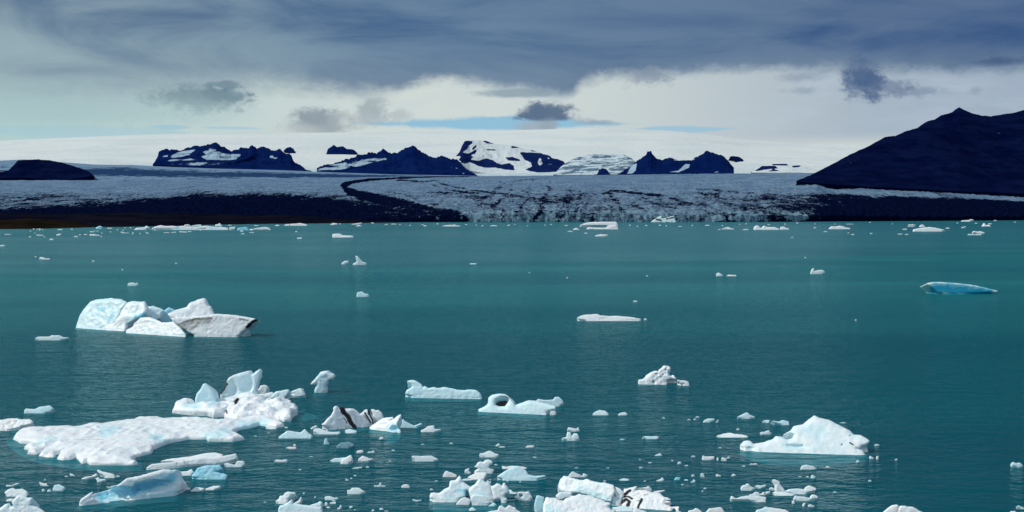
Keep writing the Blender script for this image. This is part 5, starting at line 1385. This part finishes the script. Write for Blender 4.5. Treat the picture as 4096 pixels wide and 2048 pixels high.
for lab, poly, bl in [('rounded pale floe upper right of the cave iceberg', '950,148 975,125 1020,103 1085,112 1120,140 1115,155 1000,157', .35), ('smaller rounded floe beside the rounded pale one', '1212,152 1240,132 1285,123 1318,140 1300,158 1240,158', .33),
                      ('flat pale floe alone in the open water right of the middle', '1460,385 1500,370 1560,375 1620,370 1645,388 1610,404 1520,400', .5), ('faint sunken smear left of the lone flat pale floe', '1228,408 1260,397 1297,405 1260,412', .6),
                      ('small dart of ice lower right of the lone flat pale floe', '1588,568 1630,558 1642,545 1676,568 1640,574', .3), ('tiny oval in the water left of the white chair shaped piece', '1965,582 1990,572 2017,578 1995,588', .35)]:
    berg('ice_fragment', lab, 'C', [(poly, dict(lean=.8))], blue=bl, noise=.7)

# middle distance
berg('iceberg', 'bright blue hull shaped iceberg with a white rim, far right', 'H', [('1860,618 1875,612 1910,606 1960,606 2080,614 2220,630 2385,670 2382,682 2200,687 2110,692 2080,692 2000,690 1940,684 1910,658', dict(base=694, lean=.05, thick=8, back=.25, rnd=.5, zlow=.3))], noise=.15, blue=.02, blues=(('1915,660 2000,662 2150,672 2310,680', 50, 1.42), ('1930,642 2030,642 2200,654', 26, 1.15)))
berg('iceberg', 'white swan shaped iceberg in open water, right of the middle', 'H', [('1005,538 1012,508 1020,503 1030,505 1026,524 1060,517 1090,515 1112,531 1100,540 1040,545', dict(lean=.3))], blue=.22, noise=.5)
berg('ice_fragment', 'left of two white lumps right of the middle', 'H', '305,558 308,540 325,535 340,545 358,556 330,561')
berg('ice_fragment', 'right of two white lumps right of the middle', 'H', [('380,560 395,550 420,552 455,553 450,561 400,562', dict(lean=1.0))])
berg('iceberg', 'long low white iceberg with thin dirt lines, middle right', 'G', [('1855,865 1900,845 1960,842 2000,838 2030,850 2100,855 2150,852 2250,862 2325,875 2322,885 2100,890 1950,888 1870,878', dict(lean=.9, thick=5))], blue=.02, dirt=(('1860,862 1880,850 1910,845', 7, .6), ('2015,878 2060,858', 6, .55), ('2035,880 2080,860', 6, .5), ('2220,875 2320,880', 6, .5)))
berg('ice_fragment', 'small white chip at the right tip of the long low iceberg', 'G', '2345,880 2358,868 2372,880 2358,884')
berg('iceberg', 'distant toadstool iceberg with a tilted cap', 'G', [
    ('ice_cap', '188,427 210,402 225,393 253,395 252,415 228,427', dict(base=470, lean=.1, thick=4, back=0, zlow=9.0)),
    ('ice_stem', '222,410 240,412 262,440 278,456 310,464 300,472 240,478 203,470 232,455', dict(base=477, lean=.2, thick=4, back=.3))], blue=.3, noise=.3)
berg('iceberg', 'small tilted iceberg just left of the distant toadstool', 'G', '118,468 128,458 145,448 175,447 172,463 140,472')
berg('iceberg', 'pale iceberg with a square block, below the distant toadstool', 'G', [('230,710 236,680 270,673 288,683 290,688 312,690 328,706 280,712', dict(lean=.4))], blue=.42, noise=.4)
berg('iceberg', 'white flat berg with a bump at its left, upper left of the middle', 'G', [('52,268 55,250 90,245 120,250 125,258 205,262 210,272 120,275 60,273', dict(lean=.6))], blue=.0, noise=.8)
berg('ice_floe', 'thin white floe left of the flat berg with a bump', 'F', [('2185,284 2190,277 2220,276 2220,284', dict(lean=1.0))])
berg('ice_fragment', 'white lump above the largest iceberg on its left', 'F', [('935,627 945,610 980,606 1000,615 1010,603 1015,628 960,632', dict(lean=.4))], blue=.38)
berg('ice_fragment', 'low white floe with a long tail, far left', 'F', [('285,430 295,418 320,422 335,430 368,430 365,437 310,437', dict(lean=.6))], blue=.12)
berg('ice_fragment', 'thin floating edge of ice in open water left of the middle', 'G', [('1065,472 1070,466 1115,466 1112,471', dict(lean=1.5))], blue=.35)
for lab, fr, poly in [('white crumb cut by the left edge in the far water', 'F', '-20,338 0,332 25,330 46,336 20,341'), ('white crumb under the far low floe with a long tail', 'F', '675,451 680,444 697,447 695,452'), ('crumb far left above the low floe', 'F', '255,418 258,412 270,416 268,419'),
                      ('small crumb left of the white lump above the largest iceberg', 'F', '893,515 897,508 908,511 906,516'), ('thin scrap between the far teal bands on the left', 'F', '1287,468 1290,462 1305,464 1302,468'),
                      ('dot of ice in open water above the long low dirt lined iceberg', 'G', '1777,574 1780,568 1790,571 1787,575'), ('thin scrap above the right end of the long low iceberg', 'G', '2268,750 2272,740 2298,740 2298,749'), ('dot of ice high in the open water in the middle', 'G', '1500,536 1504,531 1510,535'),
                      ('dot of ice above the swan shaped iceberg', 'H', '955,426 960,420 970,423 967,427'), ('lone dot below the swan shaped iceberg', 'H', '1328,888 1332,880 1342,884 1338,889'), ('scrap right of the dot above the long low iceberg', 'G', '2362,560 2366,554 2378,557 2375,561')]:
    berg('ice_fragment', lab, fr, [(poly, dict(lean=.5))])

# the far chain on the left
berg('iceberg', 'long chain of far white bergs with a black banded end, along the left shore', 'J', [
    ('white_tip', '125,180 170,150 240,145 290,140 310,118 355,140 362,158 280,180', dict(base=181, lean=.5, thick=30)),
    ('ice_wall', '375,172 440,130 520,110 600,125 690,120 760,130 850,125 950,130 1050,135 1200,120 1260,128 1400,138 1500,145 1530,168 1530,182 1230,183 1190,175 1000,178 740,177 700,172 540,170', dict(base=181, lean=.5, thick=40, blue=.08, blues=(('780,150', 40, .7), ('1260,150 1380,140', 30, .5)), dirt=(('1040,165 1190,155', 12, .8), ('1490,150', 16, .8)))),
    ('ash_banded_block', '1520,184 1520,140 1620,132 1645,184', dict(base=184, lean=.3, thick=30, blue=.3, dirt=(('1525,140 1525,184', 24, 1.0), ('1560,180 1620,175', 14, .8), ('1635,135 1632,182', 22, 1.0), ('1530,140 1610,134', 8, .9)))),
    ('blue_dome', '1645,184 1660,150 1720,145 1780,136 1820,165 1825,187 1700,187', dict(base=187, lean=.4, thick=30, blue=.85)),
    ('white_end', '1825,187 1840,165 1890,165 1920,155 1990,142 2080,138 2125,150 2150,184', dict(base=187, lean=.4, thick=30, blue=.15, blues=(('1980,150', 40, .6),), dirt=(('1890,182 2120,184', 10, .95), ('1950,155 1920,180', 12, .7), ('2050,140 2040,150', 14, .6)))),
], noise=1.0)
berg('iceberg', 'pale berg behind the left half of the far chain', 'J', '858,122 880,105 930,98 970,120')
berg('iceberg', 'low pale berg behind the middle of the far chain', 'J', [('975,125 1000,115 1060,105 1125,105 1125,128', dict(lean=.5))], blue=.4)
berg('iceberg', 'pointed pale blue berg behind the right half of the far chain', 'J', '1325,125 1330,100 1370,95 1392,78 1425,115 1440,126')
berg('iceberg', 'blue berg at the tip of the brown shore', 'X', [('1400,118 1440,95 1470,80 1520,105 1490,128 1420,130', dict(lean=.4))], blue=.75, noise=.8)
berg('iceberg', 'far flat white berg with a dark seam, right of the far chain', 'J', [('2340,120 2350,105 2400,95 2580,82 2640,92 2680,104 2690,120', dict(lean=.5, thick=20))], blue=.0, dirt=(('2420,88 2420,120', 10, .9),))
berg('ice_fragment', 'white block in front of the blue dome of the far chain', 'J', '1695,208 1705,190 1725,186 1742,200 1735,208')
# far, in front of the glacier
berg('iceberg', 'large far tabular berg with a split lower ledge, before the glacier front', 'K', [
    ('table_top', '378,142 400,122 430,110 510,90 700,85 865,88 872,120 880,178 800,175 740,140 600,138', dict(base=150, lean=.5, thick=50, back=.3, blue=.05, dirt=(('560,135 740,138', 8, .4), ('860,125 880,170', 20, .5)))),
    ('lower_ledge', '465,182 490,155 560,160 720,162 745,145 800,128 870,120 885,180 700,183', dict(base=183, lean=.5, thick=26, blue=.1, dirt=(('500,178 560,180', 8, .7), ('855,120 850,170', 12, .6)))),
], noise=.7)
berg('iceberg', 'far berg with black patches leaning on the glacier front', 'K', [('1295,94 1350,50 1430,5 1475,45 1520,28 1600,8 1615,60 1625,94', dict(base=94, lean=.6, thick=40))], blue=.45, base_dirt=.16, dirt=(('1370,55 1430,70', 26, .95), ('1450,30', 34, .9), ('1500,50 1590,30', 24, .85)))
berg('ice_floe', 'smooth white floe below the far tabular berg', 'K', [('583,270 590,258 660,247 740,250 748,258 740,268 640,274', dict(lean=.7))], blue=.0)
far = [('white saddle shaped berg left of the far tabular one', 'K', '290,188 310,175 330,165 350,165 360,180 385,185 380,190'), ('thin floe below the saddle shaped berg', 'K', '222,212 250,202 300,210 290,215'), ('small white floe under the left end of the far tabular berg', 'K', '440,236 455,225 490,234 480,239'),
       ('far floe with a flat top and thin right wing, right of the black patched berg', 'K', '2210,177 2250,162 2300,153 2330,170 2378,178 2370,184 2300,180'), ('scrap left of the winged far floe', 'K', '2160,188 2180,180 2206,183 2195,190'), ('far pale floe right of the winged one', 'K', '2480,190 2500,180 2560,183 2555,192'),
       ('lumpy long white berg with a square left head, far right of the tabular one', 'L', '38,137 40,110 60,95 80,100 100,120 112,118 130,98 160,112 200,112 240,114 278,130 275,138'), ('white wedge at the right end of the lumpy long berg', 'L', '280,134 290,112 320,108 345,122 370,125 368,136'),
       ('far white berg with a two humped top, middle of the right half', 'L', '738,130 765,103 800,108 840,100 870,103 900,115 945,122 945,132'), ('long pale blue floe far on the right', 'L', '1533,152 1540,132 1620,120 1690,111 1750,120 1800,130 1850,140 1790,154'),
       ('small peaked berg behind the long pale blue floe', 'L', '1575,114 1595,108 1600,94 1625,88 1655,110'), ('white pyramid with a lower hump, far right', 'L', '2158,106 2190,97 2203,65 2220,95 2250,90 2275,104'),
       ('upper of two stacked floes far right', 'L', '2095,163 2100,148 2140,155 2170,152 2215,166 2200,173 2140,170'), ('lower of two stacked floes far right', 'L', '2045,187 2055,177 2120,182 2178,178 2175,189'),
       ('slanting scrap left of the white pyramid', 'L', '1983,120 2000,112 2030,105 2034,115 2000,121'), ('upper thin floe left of the small peaked berg', 'L', '1486,97 1492,88 1555,91 1558,98'), ('lower thin floe left of the small peaked berg', 'L', '1478,108 1490,102 1545,105 1545,110'),
       ('scrap at the left tip of the long pale blue floe', 'L', '1432,136 1445,128 1478,130 1475,138'), ('thin scrap at the right tip of the long pale blue floe', 'L', '1838,126 1850,118 1878,120 1875,128'), ('far pale berg against the black glacier edge', 'L', '1710,54 1735,45 1760,50 1790,54'),
       ('low dark bottomed berg at the black glacier edge', 'L', '1983,60 1995,50 2060,46 2080,38 2115,46 2060,62'), ('scrap right of the dark bottomed berg', 'L', '2290,55 2300,46 2330,54'),
       ('left of four thin scraps below the long pale blue floe', 'L', '1388,181 1395,175 1432,176 1430,182'), ('second of four thin scraps below the long pale blue floe', 'L', '1456,184 1462,178 1492,180 1490,185'),
       ('pair of dots right of the two humped berg', 'L', '1126,176 1134,166 1142,172 1150,168 1153,176'), ('thin line of ice below the two humped berg', 'L', '690,157 700,151 728,153 725,158'), ('thin crumb below the right end of the two humped berg', 'L', '948,186 960,178 984,180 980,186'),
       ('dot left of the crumb below the two humped berg', 'L', '918,170 924,163 932,167 930,171'), ('crumb right of the lumpy long berg', 'L', '598,121 605,113 625,118 620,123'), ('thin line below the lumpy long berg', 'L', '382,209 395,204 415,207 405,211')]
for lab, fr, poly in far:
    berg('iceberg' if 'berg' in lab.split(',')[0].split('berg')[0] + 'berg' and (' berg' in lab[:40]) and 'scrap' not in lab[:12] and 'thin' not in lab[:10] else 'ice_floe', lab, fr, [(poly, dict(lean=.5, thick=16))], blue=.06, noise=.8)
left_far = [('white pair with a hump at its left, in front of the brown shore', 'X', '1312,222 1325,207 1345,208 1350,216 1365,204 1400,212 1475,224 1470,229 1330,228'), ('spread winged white floe in front of the brown shore', 'X', '525,222 550,213 580,217 646,222 640,228 560,228'), ('thin white line of ice near the left edge', 'X', '65,213 75,205 160,207 165,214'),
            ('three piece white scrap in front of the brown shore', 'X', '820,216 850,207 885,200 908,212 870,226 845,225'), ('white floe with a dark right end', 'X', '1083,246 1095,234 1125,236 1150,242 1145,249'), ('white mound at the calm teal band on the left', 'X', '720,288 740,276 752,269 770,280 795,286 780,291'),
            ('long scrap with a raised left end, left of the far chain', 'X', '1798,192 1815,180 1840,186 1903,188 1895,193'), ('white floe line under the left half of the far chain', 'J', '795,214 800,202 850,205 885,208 915,207 915,218 880,219'), ('short scrap at the right end of the floe line', 'J', '928,212 930,200 978,203 976,211'),
            ('floe under the right end of the far chain', 'J', '1826,222 1832,215 1898,216 1895,224'), ('scrap under the blue dome of the far chain', 'J', '1705,242 1715,233 1765,236 1755,244'), ('white lump right of the far chain near the shore', 'J', '2205,121 2220,110 2250,107 2275,115 2270,123'),
            ('thin scrap behind the right end of the far chain', 'J', '1515,118 1520,109 1568,110 1568,118'), ('thin scrap far right of the far chain', 'J', '1902,122 1908,113 1965,116 1962,123')]
for lab, fr, poly in left_far:
    berg('ice_floe', lab, fr, [(poly, dict(lean=.6, thick=8))], blue=.05, noise=.8)

# specks of ice nothing tells apart: drifting lines before the glacier, and crumbs among the near floes
rr = random.Random(5)


def nearest_labels(spots, marks, noun):
    """a label for every small piece: its rank among its like on one side of the nearest piece of ice with a look of its own"""
    sides = ['to the right of', 'behind and right of', 'behind', 'behind and left of', 'to the left of', 'in front and left of', 'in front of', 'in front and right of']
    bag = {}
    for i, (u, v) in enumerate(spots):
        k = min(range(len(marks)), key=lambda q: math.hypot(marks[q][0] - u, 2.0 * (marks[q][1] - v)))
        a = math.atan2(-2.0 * (v - marks[k][1]), u - marks[k][0])
        sd = int(round(a / (math.pi / 4))) % 8
        bag.setdefault((k, sd), []).append((math.hypot(marks[k][0] - u, 2 * (marks[k][1] - v)), i))
    rank = ['nearest', 'second nearest', 'third nearest', 'fourth nearest', 'fifth nearest', 'sixth nearest', 'seventh nearest', 'eighth nearest', 'ninth nearest']
    out = [None] * len(spots)
    for (k, sd), q in bag.items():
        q.sort()
        for r, (_, i) in enumerate(q):
            one = len(q) == 1
            out[i] = ('lone %s' % noun if one else '%s %s' % (rank[r], noun)) + ' ' + sides[sd] + ' ' + marks[k][2]
    return out


NEAR_MARKS = [(180, 1800, 'the big flat floe'), (1400, 1690, 'the striped iceberg'), (1750, 1560, 'the seal shaped iceberg'), (2050, 1640, 'the cave iceberg'), (2650, 1520, 'the sculpted pitted iceberg'), (3230, 1770, 'the peaked iceberg'),
              (520, 1960, 'the blue hollow iceberg'), (660, 1850, 'the white ice logs'), (60, 1990, 'the corner iceberg'), (1200, 2030, 'the horned iceberg'), (1420, 1968, 'the lone white block'), (1625, 1946, 'the stacked buns'),
              (1530, 1906, 'the antler spiked raft'), (1900, 2000, 'the bottom middle heap'), (1940, 1890, 'the bird shaped iceberg'), (2080, 1895, 'the tent shaped iceberg'), (2400, 1990, 'the great white pile'), (3120, 1945, 'the swan necked floe'),
              (3050, 1995, 'the raised tail floe'), (2820, 1830, 'the chair shaped piece'), (2320, 1890, 'the round backed raft'), (2640, 1915, 'the small white sail'), (2815, 1908, 'the dome with a spike'), (1700, 1836, 'the flat white floe'),
              (1360, 1840, 'the pointed white chunk'), (2300, 1750, 'the upright pale chunk'), (2880, 1690, 'the bright faceted iceberg'), (190, 1935, 'the black stoned piece'), (400, 1895, 'the three white slivers'), (2600, 1750, 'the lone flat pale floe'), (3720, 2030, 'the pinkish domed iceberg'), (4060, 1860, 'the winged scrap'), (1180, 1700, 'the half sunken pale floe')]
FAR_MARKS = [(800, 905, 'the far chain'), (405, 912, 'the blue berg at the shore tip'), (380, 938, 'the white pair with a hump'), (160, 938, 'the spread winged floe'), (30, 936, 'the thin white line of ice'), (235, 936, 'the three piece scrap'), (305, 945, 'the floe with a dark end'), (205, 956, 'the white mound'), (500, 930, 'the long scrap with a raised end'),
             (1180, 898, 'the flat berg with a dark seam'), (1370, 942, 'the flat berg with a bump'), (2400, 897, 'the far tabular berg'), (2650, 882, 'the black patched berg'), (2900, 912, 'the winged far floe'), (3080, 910, 'the lumpy long berg'), (3360, 908, 'the two humped berg'), (3720, 918, 'the long pale blue floe'),
             (3940, 900, 'the white pyramid'), (3690, 904, 'the small peaked berg'), (3920, 935, 'the two stacked floes'), (3870, 884, 'the dark bottomed berg'), (2305, 918, 'the saddle shaped berg'), (2400, 942, 'the smooth white floe')]

# the thin drifting line before the glacier front, crumb by crumb
spots = [(u, v) for u, v in [(1490, 893), (1510, 898), (1545, 899), (1560, 903), (1575, 897), (1600, 899), (1622, 895), (1640, 902), (1660, 900), (1690, 899), (1700, 904), (1730, 901), (1750, 896), (1780, 902), (1800, 903), (1818, 899), (1842, 904), (1865, 899), (1885, 903), (1905, 901), (1930, 904), (1950, 900),
         (1975, 904), (2000, 901), (2035, 902), (2060, 899), (2085, 901), (2110, 904), (2150, 903), (2180, 901), (2205, 899), (2235, 904), (2265, 903), (2495, 899), (2520, 902), (2550, 906), (2570, 901), (2585, 903), (2610, 905), (2640, 902), (2665, 904), (2690, 901), (2720, 906), (2745, 908), (2770, 903), (2830, 902), (2860, 899), (2890, 903),
         (2930, 900), (2960, 897), (2985, 896), (3050, 892), (3075, 899), (3100, 894), (3140, 897), (3190, 893), (3215, 898), (3260, 896), (3300, 899), (3340, 897), (3400, 897), (3425, 891), (3480, 890), (3520, 893), (3570, 896), (3650, 899), (3710, 891), (3830, 893), (3870, 897), (3905, 894), (3960, 896), (4030, 907), (4060, 889), (1300, 893), (1330, 899), (1360, 896), (1395, 897), (1430, 896)]]
# landmarks of the long empty stretch: single larger floes in the line
LINE_MARKS = [(1812, 901, 'the long drifting line floe'), (1440, 901, 'the white double floe'), (1340, 893, 'the low white lump')]
berg('ice_floe', 'long white floe in the drifting line before the middle of the glacier front', 'G', [('858,190 880,186 920,182 960,186 1005,189 990,193 900,194', dict(lean=.5, thick=16))], blue=.06, noise=.6)
berg('ice_floe', 'white double floe on the water before the black moraine end', 'G', [('188,178 230,172 268,166 275,172 240,180', dict(lean=.5, thick=16)), ('220,192 250,183 272,188 260,193', dict(lean=.5, thick=16))], blue=.06, noise=.6)
berg('ice_floe', 'low white lump on the water left of the white double floe', 'G', [('40,178 60,168 95,173 90,179', dict(lean=.5, thick=16))], blue=.06, noise=.6)
spots = [q for i, q in enumerate(spots) if i % 5 not in (1, 3)]
for (u, v), lab in zip(spots, nearest_labels(spots, FAR_MARKS + LINE_MARKS, 'ice speck')):
    w = 5 * math.exp(abs(rr.gauss(0, 0.75))); hh = rr.uniform(1.6, 3.6)
    berg('ice_speck', lab, 'Z', [(blob_poly(u, v, w, hh, rr, 'low'), dict(lean=.5, thick=14))], cat='ice speck', group='ice specks before the glacier front', blue=.05, noise=.5)
spots = [(122, 925), (140, 933), (120, 948), (178, 948), (158, 921), (160, 917), (240, 919), (288, 918), (367, 928), (378, 925), (390, 925), (407, 933), (442, 928), (432, 913), (440, 914), (470, 920), (493, 922), (487, 930), (532, 932), (530, 936), (560, 935), (586, 932), (592, 934), (660, 931), (672, 931), (690, 930), (700, 930), (620, 921), (802, 921), (1185, 927), (320, 940), (342, 939), (405, 946), (500, 912), (522, 912), (135, 917), (170, 919), (150, 917)]
for (u, v), lab in zip(spots, nearest_labels(spots, FAR_MARKS, 'white ice speck')):
    w = 5 * math.exp(abs(rr.gauss(0, 0.7))); hh = rr.uniform(1.8, 3.4)
    berg('ice_speck', lab, 'Z', [(blob_poly(u, v, w, hh, rr, 'low'), dict(lean=.5, thick=7))], cat='ice speck', group='ice specks off the left shore', blue=.05, noise=.5)
spots = [(1245, 1827), (1420, 1904), (1405, 1915), (1573, 1803), (1690, 1778), (1805, 1775), (1470, 1870), (1580, 1730), (1200, 1880), (1260, 1990), (1335, 2005), (1060, 2010), (1145, 1712), (1022, 1745), (1075, 1733),
          (2305, 1872), (2432, 1872), (2563, 1872), (2560, 1838), (2600, 1852), (2690, 1843), (2718, 1851), (2745, 1864), (2745, 1922), (2770, 1929), (2730, 1940), (2810, 1966), (2820, 1955), (2880, 1792), (2975, 1866), (3200, 1908), (3230, 1909), (2655, 1673), (2756, 1679), (2790, 1669),
          (180, 1920), (265, 1907), (282, 1898), (470, 1907), (610, 1868), (520, 1740), (1180, 1985), (1215, 1975), (1420, 2040), (1545, 2045), (1960, 1920), (2030, 1925), (1985, 1860), (2140, 1830), (2080, 1912), (1745, 1925), (2580, 1925), (2420, 1925), (3340, 1970), (3480, 1925), (1340, 1838), (1560, 1845)]
for (u, v), lab in zip(spots, nearest_labels(spots, NEAR_MARKS, 'ice crumb')):
    w = rr.uniform(7, 18); hh = rr.uniform(2.2, 5.5)
    berg('ice_crumb', lab, 'Z', [(blob_poly(u, v, w, hh, rr, rr.choice(['low', 'low', 'dome', 'peak'])), dict(lean=.6))], cat='ice crumb', group='ice crumbs among the near floes', blue=.42, noise=.4)
print('ICE TRIS', N_TRI[0])
